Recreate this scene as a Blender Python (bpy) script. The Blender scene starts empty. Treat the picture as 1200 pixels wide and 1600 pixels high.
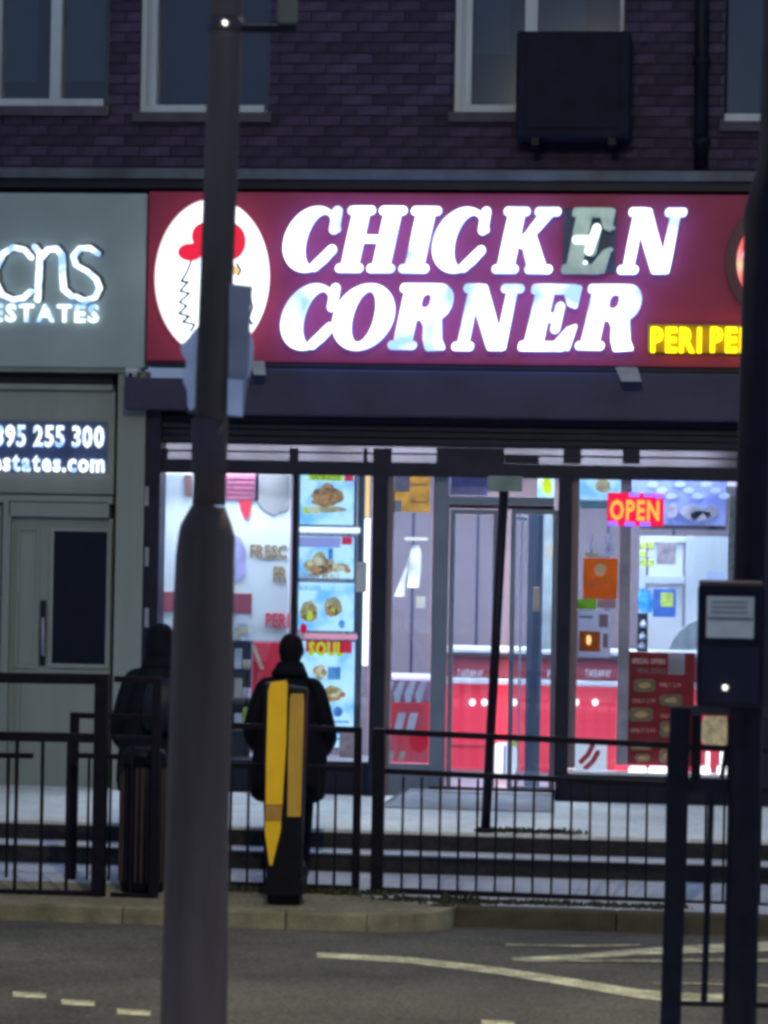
import bpy, math, random
import numpy as np
from mathutils import Vector, Euler, Matrix
random.seed(7)
R = math.radians
# ------------------------------------------------------------------ camera, world, light, exposure
sc = bpy.context.scene
F = 4600.0                                  # focal length in photograph pixels (1200 wide)
CAM = Vector((2.207, -21.0, 1.89))
cam_d = bpy.data.cameras.new('camera')
cam = bpy.data.objects.new('camera', cam_d)
sc.collection.objects.link(cam)
cam_d.sensor_fit = 'HORIZONTAL'; cam_d.sensor_width = 36.0
cam_d.lens = F / 1200 * 36
cam_d.clip_start = 0.1; cam_d.clip_end = 500
ROT = (Matrix.Rotation(R(6.0), 3, 'Z') @ Matrix.Rotation(R(90) + math.atan(30 / F), 3, 'X') @ Matrix.Rotation(0.018, 3, 'Z'))
cam.matrix_world = Matrix.Translation(CAM) @ ROT.to_4x4()
cam_d.dof.use_dof = True; cam_d.dof.focus_distance = 20.5; cam_d.dof.aperture_fstop = 8.0
sc.camera = cam

world = bpy.data.worlds.new('World'); sc.world = world
world.use_nodes = True
bg = world.node_tree.nodes['Background']
bg.inputs['Color'].default_value = (0.30, 0.41, 0.66, 1); bg.inputs['Strength'].default_value = 0.48
sun_d = bpy.data.lights.new('fill_sun', 'SUN'); sun_d.energy = 0.16; sun_d.angle = R(12); sun_d.color = (0.75, 0.95, 0.85)  # weak fill light added for soft shaping
sun = bpy.data.objects.new('fill_sun', sun_d); sun.rotation_euler = (R(52), 0, R(20)); sc.collection.objects.link(sun)
vs = sc.view_settings
vs.view_transform = 'Standard'; vs.look = 'None'; vs.gamma = 1; vs.exposure = 0; vs.use_curve_mapping = False
sc.cycles.filter_width = 3.5
sc.cycles.use_light_tree = True
sc.cycles.max_bounces = 6
sc.cycles.sample_clamp_indirect = 4

# ------------------------------------------------------------------ helpers
def P(px, py, Y):
    """where the ray of photograph pixel (px,py) meets the vertical plane y=Y"""
    d = ROT @ Vector(((px - 600) / F, -(py - 800) / F, -1.0))
    t = (Y - CAM.y) / d.y
    return CAM + d * t
def road_z(x, y): return -0.35 + (-(y + 4.0)) * 0.036
def PR(px, py, dz=0.0):
    """the point of the road surface seen at (px,py)"""
    d = ROT @ Vector(((px - 600) / F, -(py - 800) / F, -1.0))
    # z = -0.35 -(y+4)*.036 + dz
    t = (-0.35 - (CAM.y + 4) * 0.036 + dz - CAM.z) / (d.z + 0.036 * d.y)
    return CAM + d * t
def PZ(px, py, z):
    d = ROT @ Vector(((px - 600) / F, -(py - 800) / F, -1.0))
    return CAM + d * ((z - CAM.z) / d.z)

MATS = {}
def nodes(name):
    m = bpy.data.materials.new(name); m.use_nodes = True
    nt = m.node_tree
    return m, nt, nt.nodes['Principled BSDF']
def mat(name, col, rough=0.6, metal=0.0, var=0.25, scale=6.0, bump=0.0, bscale=60.0, spec=0.5, rnd=0.0, streak=False):
    if name in MATS: return MATS[name]
    m, nt, b = nodes(name); N = nt.nodes; L = nt.links
    tc = N.new('ShaderNodeTexCoord'); mp = N.new('ShaderNodeMapping'); L.new(tc.outputs['Object'], mp.inputs['Vector'])
    if streak: mp.inputs['Scale'].default_value = (1, 1, 0.12)
    nz = N.new('ShaderNodeTexNoise'); nz.inputs['Scale'].default_value = scale; nz.inputs['Detail'].default_value = 6
    L.new(mp.outputs[0], nz.inputs['Vector'])
    mr = N.new('ShaderNodeMapRange'); mr.inputs['From Min'].default_value = 0.3; mr.inputs['From Max'].default_value = 0.7
    mr.inputs['To Min'].default_value = 1 - var; mr.inputs['To Max'].default_value = 1 + var
    L.new(nz.outputs['Fac'], mr.inputs['Value'])
    hv = N.new('ShaderNodeHueSaturation'); hv.inputs['Color'].default_value = (*col, 1)
    if rnd:
        oi = N.new('ShaderNodeObjectInfo'); r2 = N.new('ShaderNodeMapRange')
        r2.inputs['To Min'].default_value = 1 - rnd; r2.inputs['To Max'].default_value = 1 + rnd
        L.new(oi.outputs['Random'], r2.inputs['Value'])
        mm = N.new('ShaderNodeMath'); mm.operation = 'MULTIPLY'
        L.new(mr.outputs[0], mm.inputs[0]); L.new(r2.outputs[0], mm.inputs[1]); L.new(mm.outputs[0], hv.inputs['Value'])
    else:
        L.new(mr.outputs[0], hv.inputs['Value'])
    L.new(hv.outputs[0], b.inputs['Base Color'])
    b.inputs['Roughness'].default_value = rough; b.inputs['Metallic'].default_value = metal
    b.inputs['Specular IOR Level'].default_value = spec
    if bump:
        n2 = N.new('ShaderNodeTexNoise'); n2.inputs['Scale'].default_value = bscale; n2.inputs['Detail'].default_value = 4
        L.new(tc.outputs['Object'], n2.inputs['Vector'])
        bp = N.new('ShaderNodeBump'); bp.inputs['Strength'].default_value = bump; bp.inputs['Distance'].default_value = 0.01
        L.new(n2.outputs['Fac'], bp.inputs['Height']); L.new(bp.outputs[0], b.inputs['Normal'])
    MATS[name] = m; return m
def em(name, col, s, col2=None, scale=5.0, lo=0.4, hi=0.6):
    """a lit face; col2 is mixed in where the strip behind it is weaker"""
    if name in MATS: return MATS[name]
    m, nt, b = nodes(name); N = nt.nodes; L = nt.links
    b.inputs['Base Color'].default_value = (*[min(c, .8) * .6 for c in col], 1)
    b.inputs['Roughness'].default_value = 0.35
    b.inputs['Emission Strength'].default_value = s
    if col2:
        tc = N.new('ShaderNodeTexCoord'); nz = N.new('ShaderNodeTexNoise'); nz.inputs['Scale'].default_value = scale
        nz.inputs['Detail'].default_value = 2
        L.new(tc.outputs['Object'], nz.inputs['Vector'])
        cr = N.new('ShaderNodeValToRGB'); e = cr.color_ramp.elements
        e[0].position = lo; e[0].color = (*col2, 1); e[1].position = hi; e[1].color = (*col, 1)
        L.new(nz.outputs['Fac'], cr.inputs['Fac']); L.new(cr.outputs[0], b.inputs['Emission Color'])
    else:
        b.inputs['Emission Color'].default_value = (*col, 1)
    MATS[name] = m; return m
def glass(name, tint=(0.8, 0.88, 0.95), alpha=0.10, rough=0.03):
    """thin shop glass: mostly see-through, with a clear reflection"""
    if name in MATS: return MATS[name]
    m = bpy.data.materials.new(name); m.use_nodes = True
    nt = m.node_tree; N = nt.nodes; L = nt.links; N.clear()
    o = N.new('ShaderNodeOutputMaterial'); mx = N.new('ShaderNodeMixShader')
    tr = N.new('ShaderNodeBsdfTransparent'); tr.inputs['Color'].default_value = (*tint, 1)
    gl = N.new('ShaderNodeBsdfGlossy'); gl.inputs['Roughness'].default_value = rough
    mx.inputs['Fac'].default_value = alpha
    L.new(tr.outputs[0], mx.inputs[1]); L.new(gl.outputs[0], mx.inputs[2]); L.new(mx.outputs[0], o.inputs['Surface'])
    MATS[name] = m; return m

def trans(base, name, k=.75):
    """thin paper lit through from behind: diffuse front mixed with translucent"""
    if name in MATS: return MATS[name]
    m = base.copy(); m.name = name; nt = m.node_tree; N = nt.nodes; L = nt.links
    b = N['Principled BSDF']; o = N['Material Output']; t = N.new('ShaderNodeBsdfTranslucent'); mx = N.new('ShaderNodeMixShader'); mx.inputs['Fac'].default_value = k
    for l in list(L):
        if l.to_socket == b.inputs['Base Color']: L.new(l.from_socket, t.inputs['Color'])
    L.new(b.outputs[0], mx.inputs[1]); L.new(t.outputs[0], mx.inputs[2]); L.new(mx.outputs[0], o.inputs['Surface'])
    MATS[name] = m; return m
ORG = {}
def link(o, parent=None, base=None):
    sc.collection.objects.link(o)
    if parent is not None:
        o.parent = parent; ORG[o.name] = ORG[parent.name]
        if base is not None: ORG[o.name] = base
    return o
def tag(o, label=None, cat=None, group=None, kind=None):
    if label: o['label'] = label
    if cat: o['category'] = cat
    if group: o['group'] = group
    if kind: o['kind'] = kind
    return o
def thing(name, label, cat, base, group=None, kind=None):
    o = bpy.data.objects.new(name, None); o.location = base; o.empty_display_size = 0.1
    sc.collection.objects.link(o); ORG[o.name] = Vector(base)
    return tag(o, label, cat, group, kind)
def mesh(name, V, Fc, m, parent=None, smooth=False):
    """V in world coordinates; without parent the origin is set at the base of the shape"""
    V = [Vector(v) for v in V]
    if parent is not None: org = ORG[parent.name]
    else:
        org = Vector(((min(v.x for v in V) + max(v.x for v in V)) / 2, (min(v.y for v in V) + max(v.y for v in V)) / 2, min(v.z for v in V)))
    me = bpy.data.meshes.new(name); me.from_pydata([v - org for v in V], [], Fc)
    if m: me.materials.append(m)
    if smooth: me.polygons.foreach_set('use_smooth', [True] * len(me.polygons))
    me.update()
    o = bpy.data.objects.new(name, me)
    if parent is None:
        o.location = org; sc.collection.objects.link(o); ORG[o.name] = org
    else: link(o, parent)
    return o
BF = [(0, 3, 2, 1), (4, 5, 6, 7), (0, 1, 5, 4), (1, 2, 6, 5), (2, 3, 7, 6), (3, 0, 4, 7)]
def boxv(a, b):
    x0, y0, z0 = a; x1, y1, z1 = b
    return [(x0, y0, z0), (x1, y0, z0), (x1, y1, z0), (x0, y1, z0), (x0, y0, z1), (x1, y0, z1), (x1, y1, z1), (x0, y1, z1)]
class MB:
    def __init__(s): s.V = []; s.F = []
    def add(s, V, Fc):
        n = len(s.V); s.V += [Vector(v) for v in V]; s.F += [tuple(i + n for i in f) for f in Fc]; return s
    def box(s, a, b): return s.add(boxv(a, b), BF)
    def pbox(s, x0, y0, x1, y1, Y, d): return s.box(*ext(x0, y0, x1, y1, Y, d))
    def tube(s, pts, r, n=10, caps=True):
        pts = [Vector(p) for p in pts]; k = len(pts); rs = r if isinstance(r, (list, tuple)) else [r] * k
        V = []
        for i, p in enumerate(pts):
            t = (pts[min(i + 1, k - 1)] - pts[max(i - 1, 0)]).normalized()
            u = t.orthogonal().normalized() if abs(t.z) < .99 else Vector((1, 0, 0))
            u = (u - t * u.dot(t)).normalized(); w = t.cross(u)
            for j in range(n):
                a = 2 * math.pi * j / n
                V.append(p + (u * math.cos(a) + w * math.sin(a)) * rs[i])
        Fc = [(i * n + j, i * n + (j + 1) % n, (i + 1) * n + (j + 1) % n, (i + 1) * n + j) for i in range(k - 1) for j in range(n)]
        if caps: Fc += [tuple(range(n))[::-1], tuple(range((k - 1) * n, k * n))]
        return s.add(V, Fc)
    def build(s, name, m, parent=None, smooth=False): return mesh(name, s.V, s.F, m, parent, smooth)
def ext(x0, y0, x1, y1, Y, d):
    """world extents of a box whose front face fills these photograph pixels at depth y=Y"""
    xm, ym = (x0 + x1) / 2, (y0 + y1) / 2
    xa, xb = P(x0, ym, Y).x, P(x1, ym, Y).x
    zb, za = P(xm, y0, Y).z, P(xm, y1, Y).z
    return (xa, Y, za), (xb, Y + d, zb)
def bevel(o, w=0.006, seg=2):
    b = o.modifiers.new('bevel', 'BEVEL'); b.width = w; b.segments = seg; b.limit_method = 'ANGLE'
    return o
def B(name, x0, y0, x1, y1, Y, d, m, parent=None, bev=0.004):
    a, b = ext(x0, y0, x1, y1, Y, d)
    o = mesh(name, boxv(a, b), BF, m, parent)
    if bev: bevel(o, min(bev, abs(d) * .4))
    return o
def frame(name, x0, y0, x1, y1, w, Y, d, m, parent=None, wb=None):
    """a rectangular frame as one mesh, members butting"""
    (ax, _, az), (bx, _, bz) = ext(x0, y0, x1, y1, Y, d); wb = wb or w
    q = MB(); q.box((ax, Y, az), (ax + w, Y + d, bz)); q.box((bx - w, Y, az), (bx, Y + d, bz))
    q.box((ax + w, Y, bz - w), (bx - w, Y + d, bz)); q.box((ax + w, Y, az), (bx - w, Y + d, az + wb))
    return bevel(q.build(name, m, parent), .003)

# --- rounded shapes: signed distance field -> outline -> extruded plate
def d_cap(X, Z, a, b, r):
    ax, az = a; bx, bz = b; dx, dz = bx - ax, bz - az; L2 = dx * dx + dz * dz + 1e-9
    t = np.clip(((X - ax) * dx + (Z - az) * dz) / L2, 0, 1)
    return np.hypot(X - ax - t * dx, Z - az - t * dz) - r
def d_box(X, Z, x0, z0, x1, z1, r=0.02):
    cx, cz, hx, hz = (x0 + x1) / 2, (z0 + z1) / 2, abs(x1 - x0) / 2 - r, abs(z1 - z0) / 2 - r
    qx, qz = np.abs(X - cx) - hx, np.abs(Z - cz) - hz
    return np.hypot(np.maximum(qx, 0), np.maximum(qz, 0)) + np.minimum(np.maximum(qx, qz), 0) - r
def d_ell(X, Z, cx, cz, rx, rz):
    return (np.hypot((X - cx) / rx, (Z - cz) / rz) - 1) * min(rx, rz)
def d_poly(X, Z, pts):
    d = np.full(X.shape, 1e9); s = np.ones(X.shape)
    n = len(pts)
    for i in range(n):
        (ax, az), (bx, bz) = pts[i], pts[(i + 1) % n]
        d = np.minimum(d, d_cap(X, Z, (ax, az), (bx, bz), 0))
        c = ((az > Z) != (bz > Z)) & (X < (bx - ax) * (Z - az) / ((bz - az) + 1e-12) + ax)
        s = np.where(c, -s, s)
    return d * s
def contours(D, xs, zs):
    """closed outlines of D<0 (marching squares)"""
    nx, nz = len(xs), len(zs); segs = {}
    def ip(i, j, k, l):
        a, b = D[j, i], D[l, k]; t = a / (a - b)
        return (xs[i] + (xs[k] - xs[i]) * t, zs[j] + (zs[l] - zs[j]) * t)
    pt = {}
    for j in range(nz - 1):
        for i in range(nx - 1):
            c = (D[j, i] < 0) | ((D[j, i + 1] < 0) << 1) | ((D[j + 1, i + 1] < 0) << 2) | ((D[j + 1, i] < 0) << 3)
            if c in (0, 15): continue
            e = {'b': ('h', i, j), 'r': ('v', i + 1, j), 't': ('h', i, j + 1), 'l': ('v', i, j)}
            T = {1: ['lb'], 2: ['br'], 3: ['lr'], 4: ['rt'], 5: ['lb', 'rt'], 6: ['bt'], 7: ['lt'], 8: ['tl'], 9: ['tb'], 10: ['br', 'tl'], 11: ['tr'], 12: ['rl'], 13: ['rb'], 14: ['bl']}[int(c)]
            for s in T:
                a, b = e[s[0]], e[s[1]]; segs.setdefault(a, []).append(b); segs.setdefault(b, []).append(a)
                for k in (a, b):
                    if k not in pt:
                        pt[k] = ip(k[1], k[2], k[1] + (k[0] == 'h'), k[2] + (k[0] == 'v'))
    out = []; used = set()
    for s0 in segs:
        if s0 in used: continue
        loop = [s0]; used.add(s0); cur = s0
        while True:
            nx_ = [k for k in segs[cur] if k not in used]
            if not nx_: break
            cur = nx_[0]; used.add(cur); loop.append(cur)
        if len(loop) > 5: out.append([pt[k] for k in loop])
    return out
def plate(name, loops, xf, Y, d, m, parent=None, bev=0.0):
    o = plate_(name, loops, xf, Y, d, m, parent, bev)
    if m is MATS.get('letter_lit'):       # sides and backs glow blue, an added stand-in for bloom round the letters
        o.data.materials.append(E_side)
        for p in o.data.polygons: p.material_index = 0 if p.normal.y < -.3 else 1
    return o
def plate_(name, loops, xf, Y, d, m, parent=None, bev=0.0):
    """loops in 2D; xf maps (u,v)->(x,z) world; front face at y=Y, thickness d"""
    cu = bpy.data.curves.new(name, 'CURVE'); cu.dimensions = '2D'; cu.fill_mode = 'BOTH'
    for lp in loops:
        sp = cu.splines.new('POLY'); sp.points.add(len(lp) - 1)
        for k, (u, v) in enumerate(lp):
            x, z = xf(u, v); sp.points[k].co = (x, z, 0, 1)
        sp.use_cyclic_u = True
    cu.extrude = d / 2 - bev; cu.bevel_depth = bev; cu.bevel_resolution = 1
    t = bpy.data.objects.new('tmp', cu)
    me = bpy.data.meshes.new_from_object(t)
    V = [(v.co.x, Y + d / 2 - v.co.z, v.co.y) for v in me.vertices]
    Fc = [tuple(p.vertices) for p in me.polygons]
    bpy.data.objects.remove(t); bpy.data.curves.remove(cu); bpy.data.meshes.remove(me)
    return mesh(name, V, Fc, m, parent)
def sdf_plate(name, fn, x0, y0, x1, y1, Y, d, m, parent=None, box=(0, 0, 1, 1), res=56, shear=0.0, fit=True, bev=0.0, pre=None):
    u0, v0, u1, v1 = box; mg = 0.06 * max(u1 - u0, v1 - v0)
    xs = np.linspace(u0 - mg, u1 + mg, res); zs = np.linspace(v0 - mg, v1 + mg, res)
    X, Z = np.meshgrid(xs, zs); lp = contours(fn(X, Z), xs, zs)
    lp = [[(u + shear * v, v) for u, v in l] for l in lp]
    if fit:
        au = [u for l in lp for u, v in l]; av = [v for l in lp for u, v in l]
        u0, u1, v0, v1 = min(au), max(au), min(av), max(av)
    (ax, _, az), (bx, _, bz) = ext(x0, y0, x1, y1, Y, d)
    return plate(name, lp, lambda u, v: (ax + (u - u0) / (u1 - u0) * (bx - ax), az + (v - v0) / (v1 - v0) * (bz - az)), Y, d, m, parent, bev)
def pix_plate(name, pts, Y, d, m, parent=None):
    """a flat cut-out given as photograph pixels on the plane y=Y"""
    return plate(name, [[(p.x, p.z) for p in (P(x, y, Y) for x, y in pts)]], lambda u, v: (u, v), Y, d, m, parent)
def blob(cx, cy, rx, ry, n=14, j=0.12):
    return [(cx + rx * (1 + random.uniform(-j, j)) * math.cos(2 * math.pi * k / n), cy + ry * (1 + random.uniform(-j, j)) * math.sin(2 * math.pi * k / n)) for k in range(n)]

CH = {}
def char_mesh(ch, bold, shear):
    key = (ch, bold, shear)
    if key in CH: return CH[key]
    cu = bpy.data.curves.new('t', 'FONT'); cu.body = ch; cu.size = 1; cu.offset = bold; cu.shear = shear; cu.resolution_u = 2
    t = bpy.data.objects.new('t', cu); me = bpy.data.meshes.new_from_object(t)
    V = [v.co.copy() for v in me.vertices]; Fc = [tuple(p.vertices) for p in me.polygons]
    CH[key] = (V, Fc, min(v.x for v in V), max(v.x for v in V))
    bpy.data.objects.remove(t); bpy.data.curves.remove(cu); bpy.data.meshes.remove(me)
    return CH[key]
def text(s, x0, y0, x1, y1, Y, d, m, parent, name='letter', bold=0.02, gap=0.09, space=0.3, shear=0.0, joined=None, one=False):
    """writes s so that its capitals fill the pixel box on plane y=Y, one mesh per letter"""
    (ax, _, az), (bx, _, bz) = ext(x0, y0, x1, y1, Y, d)
    cur = 0; pl = []
    for ch in s:
        if ch == ' ': cur += space; continue
        V, Fc, a, b = char_mesh(ch, bold, shear); pl.append((V, Fc, cur - a)); cur += b - a + gap
    cur -= gap; sx = (bx - ax) / cur; sz = (bz - az) / 0.72
    q = MB() if one else None; out = []
    for V, Fc, off in pl:
        n = len(V)
        W = [(ax + (v.x + off) * sx, Y, az + v.y * sz) for v in V] + [(ax + (v.x + off) * sx, Y + d, az + v.y * sz) for v in V]
        ed = {}
        for f in Fc:
            for i in range(len(f)):
                k = (f[i], f[(i + 1) % len(f)]); ed[k] = ed.get(k, 0) + 1
        G = list(Fc) + [tuple(i + n for i in f[::-1]) for f in Fc] + [(a, a + n, b + n, b) for (a, b) in ed if (b, a) not in ed]
        if one: q.add(W, G)
        else: out.append(mesh(name, W, G, m, parent))
    if one: out.append(q.build(name, m, parent))
    return out

# ------------------------------------------------------------------ materials
M_brick = mat('brick', (0.044, 0.030, 0.068), .85, var=.35, scale=9, bump=.5, bscale=90, rnd=.38)
M_mortar = mat('mortar', (0.028, 0.024, 0.056), .9, var=.3, scale=5, bump=.4)
M_wframe = mat('window_white', (0.50, 0.56, 0.64), .5, var=.15, streak=True)
M_sill = mat('sill_stone', (0.075, 0.065, 0.09), .8, var=.3)
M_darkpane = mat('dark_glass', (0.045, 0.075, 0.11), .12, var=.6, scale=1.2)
M_curtain = mat('curtain', (0.16, 0.23, 0.27), .9, var=.2, scale=3)
M_brown = mat('brown_curtain', (0.22, 0.11, 0.09), .9, var=.2)
M_lead = mat('lead_flashing', (0.08, 0.095, 0.125), .6, var=.4, scale=3, bump=.3, bscale=20)
M_greyfascia = mat('grey_fascia', (0.31, 0.39, 0.41), .5, var=.1, scale=2.5)
M_greypaint = mat('grey_paint', (0.25, 0.275, 0.27), .55, var=.12, scale=3, streak=True)
M_greydark = mat('grey_paint_shadow_gap', (0.02, 0.02, 0.03), .8)
M_reveal = mat('door_glass_dark', (0.006, 0.008, 0.02), .3, spec=.25)
M_red = mat('red_fascia', (0.34, 0.030, 0.080), .55, var=.12, scale=2, spec=.35)
M_purple = mat('dark_shutter_box', (0.030, 0.029, 0.080), .6, var=.2, scale=4)
M_navy = mat('navy_metal', (0.013, 0.014, 0.032), .5, var=.25, scale=6, spec=.25)
M_slat = mat('shutter_slat', (0.016, 0.017, 0.036), .5, var=.2, scale=8, spec=.25)
M_black = mat('black_paint', (0.007, 0.007, 0.018), .5, var=.3, scale=14, spec=.2)
M_fence = mat('guardrail_black', (0.007, 0.006, 0.014), .55, var=.35, scale=20, spec=.15)
M_stall = mat('stall_riser_dark', (0.008, 0.010, 0.024), .5, var=.3, scale=5, spec=.2)
M_steel = mat('steel_blue_frame', (0.17, 0.21, 0.30), .4, var=.12, scale=4)
M_lilac = mat('lilac_wall', (0.21, 0.165, 0.195), .7, var=.07, scale=2)
M_white = mat('white_board', (0.85, 0.88, 0.92), .5, var=.06, scale=2)
M_whitewall = mat('white_wall', (0.66, 0.72, 0.76), .6, var=.06, scale=2)
M_redpanel = mat('red_panel', (0.80, 0.045, 0.075), .3, var=.06, scale=2)
M_darkred = mat('dark_red', (0.30, 0.04, 0.06), .5, var=.1)
M_pale = mat('pale_ledge', (0.70, 0.70, 0.78), .35, var=.08)
M_floor = mat('shop_floor', (0.34, 0.36, 0.42), .3, var=.1)
M_gold = mat('gold_letters', (0.42, 0.27, 0.12), .45, var=.2)
M_beige = mat('beige_paper', (0.52, 0.47, 0.36), .8, var=.2, scale=9)
M_paper = mat('white_paper', (0.66, 0.69, 0.80), .7, var=.12, scale=8)
M_orange = mat('orange_paper', (0.66, 0.24, 0.06), .6, var=.1)
M_green = mat('green_paper', (0.30, 0.50, 0.10), .6, var=.3, scale=20)
M_lime = mat('lime_packet', (0.55, 0.68, 0.12), .4, var=.4, scale=25)
M_blue = mat('blue_poster', (0.04, 0.14, 0.50), .5, var=.3, scale=15)
M_sky = mat('bright_blue_bag', (0.03, 0.30, 0.75), .4, var=.4, scale=22)
M_pole = mat('galvanised_pole', (0.115, 0.085, 0.078), .65, var=.6, scale=5, bump=.3, bscale=40, spec=.3, streak=True)
M_band = mat('pole_base_paint', (0.06, 0.045, 0.06), .7, var=.25, scale=8, bump=.4, bscale=60)
M_torn = mat('torn_sheet', (0.70, 0.76, 0.95), .6, var=.15, scale=10, bump=.5, bscale=25)
M_tape = mat('grey_sign_back', (0.30, 0.31, 0.38), .5, var=.2, scale=6)
M_yellow = mat('yellow_reflective', (1.0, 0.60, 0.015), .4, var=.10, scale=6, bump=.2, bscale=80)
M_yellowd = mat('yellow_reflective_worn', (0.48, 0.26, 0.05), .5, var=.2, scale=9)
M_coat = mat('black_coat', (0.004, 0.005, 0.012), .8, var=.4, scale=9, bump=.6, bscale=12, spec=.15)
M_coat2 = mat('navy_coat', (0.005, 0.009, 0.017), .8, var=.4, scale=9, bump=.6, bscale=12, spec=.15)
M_skin = mat('skin', (0.16, 0.09, 0.07), .6)
M_hair = mat('dark_hair', (0.005, 0.004, 0.008), .7, spec=.15, bump=.5, bscale=120)
M_trouser = mat('dark_trousers', (0.004, 0.004, 0.012), .85, spec=.1)
M_label = mat('grey_label', (0.62, 0.62, 0.60), .5, var=.12, scale=12)
M_print = mat('grey_print', (0.17, 0.17, 0.18), .6)
M_kerb = mat('kerb_stone', (0.26, 0.235, 0.16), .9, var=.5, scale=4, bump=.7, bscale=50, rnd=.15)
M_weed = mat('weed_leaf', (0.035, 0.042, 0.022), .8, var=.4)
def ground_mat(name, c1, c2, sc1, grit, bump=.6, gc=.4):
    m, nt, b = nodes(name); N = nt.nodes; L = nt.links
    tc = N.new('ShaderNodeTexCoord')
    n1 = N.new('ShaderNodeTexNoise'); n1.inputs['Scale'].default_value = sc1; n1.inputs['Detail'].default_value = 8; n1.inputs['Roughness'].default_value = .65
    n2 = N.new('ShaderNodeTexNoise'); n2.inputs['Scale'].default_value = grit; n2.inputs['Detail'].default_value = 3
    for n in (n1, n2): L.new(tc.outputs['Object'], n.inputs['Vector'])
    cr = N.new('ShaderNodeValToRGB'); e = cr.color_ramp.elements
    e[0].position = .36; e[0].color = (*c1, 1); e[1].position = .66; e[1].color = (*c2, 1)
    L.new(n1.outputs['Fac'], cr.inputs['Fac'])
    mr = N.new('ShaderNodeMapRange'); mr.inputs['From Min'].default_value = .3; mr.inputs['From Max'].default_value = .7
    mr.inputs['To Min'].default_value = 1 - gc; mr.inputs['To Max'].default_value = 1 + gc
    L.new(n2.outputs['Fac'], mr.inputs['Value'])
    hv = N.new('ShaderNodeHueSaturation'); L.new(cr.outputs[0], hv.inputs['Color']); L.new(mr.outputs[0], hv.inputs['Value'])
    L.new(hv.outputs[0], b.inputs['Base Color']); b.inputs['Roughness'].default_value = .85
    bp = N.new('ShaderNodeBump'); bp.inputs['Strength'].default_value = bump; bp.inputs['Distance'].default_value = .01
    L.new(n2.outputs['Fac'], bp.inputs['Height']); L.new(bp.outputs[0], b.inputs['Normal'])
    return m
M_asphalt = ground_mat('asphalt', (0.066, 0.063, 0.060), (0.160, 0.150, 0.128), .7, 45, .8, .55)
M_verge = ground_mat('worn_lamplit_footway', (0.16, 0.14, 0.095), (0.30, 0.27, 0.18), 2.5, 30)  # brown of the street lamp's light put into the worn footway colour
M_pave = ground_mat('paving', (0.42, 0.45, 0.55), (0.62, 0.65, 0.75), 1.6, 40, .15, .12)  # bluish tint of the shop's light put into the paving colour
M_terrace = ground_mat('terrace_concrete', (0.55, 0.58, 0.60), (0.80, 0.82, 0.82), 1.3, 30, .15, .12)
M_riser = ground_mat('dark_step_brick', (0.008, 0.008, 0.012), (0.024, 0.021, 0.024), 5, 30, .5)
M_paint = ground_mat('road_paint', (0.30, 0.29, 0.20), (0.98, 0.95, 0.66), 5, 50, .3)
E_panel = em('ceiling_panel_light', (0.86, 0.91, 1.0), 50.0)
E_fill_batten = em('fill_batten_tube', (0.88, 0.93, 1.0), 62.0)
E_letter = em('letter_lit', (0.66, 0.82, 1.0), 4.4, (0.085, 0.15, 0.27), 3.0, .34, .66)
E_side = em('letter_glow_side', (0.20, 0.42, 1.0), 4.2)
E_est = em('halo_letter', (0.82, 0.95, 1.0), 1.7, (0.18, 0.38, 0.75), 9, .38, .52)
E_yellow = em('yellow_lit', (1.0, 0.80, 0.0), 2.6)
E_oval = em('oval_lit', (0.86, 0.95, 1.0), 1.8, (0.45, 0.62, 0.95), 2.2, .3, .42)
E_dead = em('dead_letter', (0.26, 0.38, 0.37), 0.9, (0.17, 0.26, 0.27), 9, .4, .6)  # faint glow added so the dead letter stands off its plate
E_redlit = em('red_lit', (0.85, 0.01, 0.05), 0.85)
E_menu = em('menu_backlit', (0.55, 0.82, 0.98), 1.4, (0.16, 0.48, 0.9), 5.5, .38, .55)
E_menublue = em('menu_blue', (0.16, 0.42, 0.80), .9, (0.05, 0.12, 0.45), 6)
E_food = em('food_print', (0.62, 0.36, 0.14), .75, (0.28, 0.12, 0.04), 18, .4, .6)
E_food2 = em('bread_print', (0.72, 0.62, 0.32), .8, (0.35, 0.27, 0.12), 18, .4, .6)
E_lime = em('lime_print', (0.62, 0.85, 0.03), .95)
E_strip = em('led_strip_white', (0.85, 0.97, 1.0), 2.0)
E_stripy = em('led_strip_warm', (1.0, 0.68, 0.28), .9)
E_openbg = em('open_red', (0.75, 0.0, 0.06), 1.0)
E_opentx = em('open_letters', (1.0, 0.30, 0.04), 1.7)
E_blueled = em('blue_led', (0.25, 0.12, 1.0), 1.6)
E_skyboard = em('sky_board', (0.30, 0.36, 0.80), .85, (0.13, 0.15, 0.48), 9, .4, .58)
E_spot = em('small_bright_lamp', (1, 1, 1), 6)
G_shop = glass('shop_glass')

# ------------------------------------------------------------------ ground
X0, X1 = -40, 40
def slab(name, y0, y1, z0, z1f, m, kind='structure', x0=X0, x1=X1, nz=None):
    q = MB(); q.add([(x0, y0, z0), (x1, y0, z0), (x1, y1, z1f), (x0, y1, z1f)], [(0, 1, 2, 3)])
    return tag(q.build(name, m), kind=kind)
road = slab('road', -10.5, -3.9, road_z(0, -10.5), road_z(0, -3.9), M_asphalt)
q = MB(); q.box((X0, -40, -.6), (X1, -10.62, 0.0)); tag(q.build('near_pavement', M_pave), kind='structure')
q = MB(); q.box((X0, -10.62, -.6), (X1, -10.5, 0.0)); tag(q.build('near_kerb', M_kerb), kind='structure')
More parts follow.
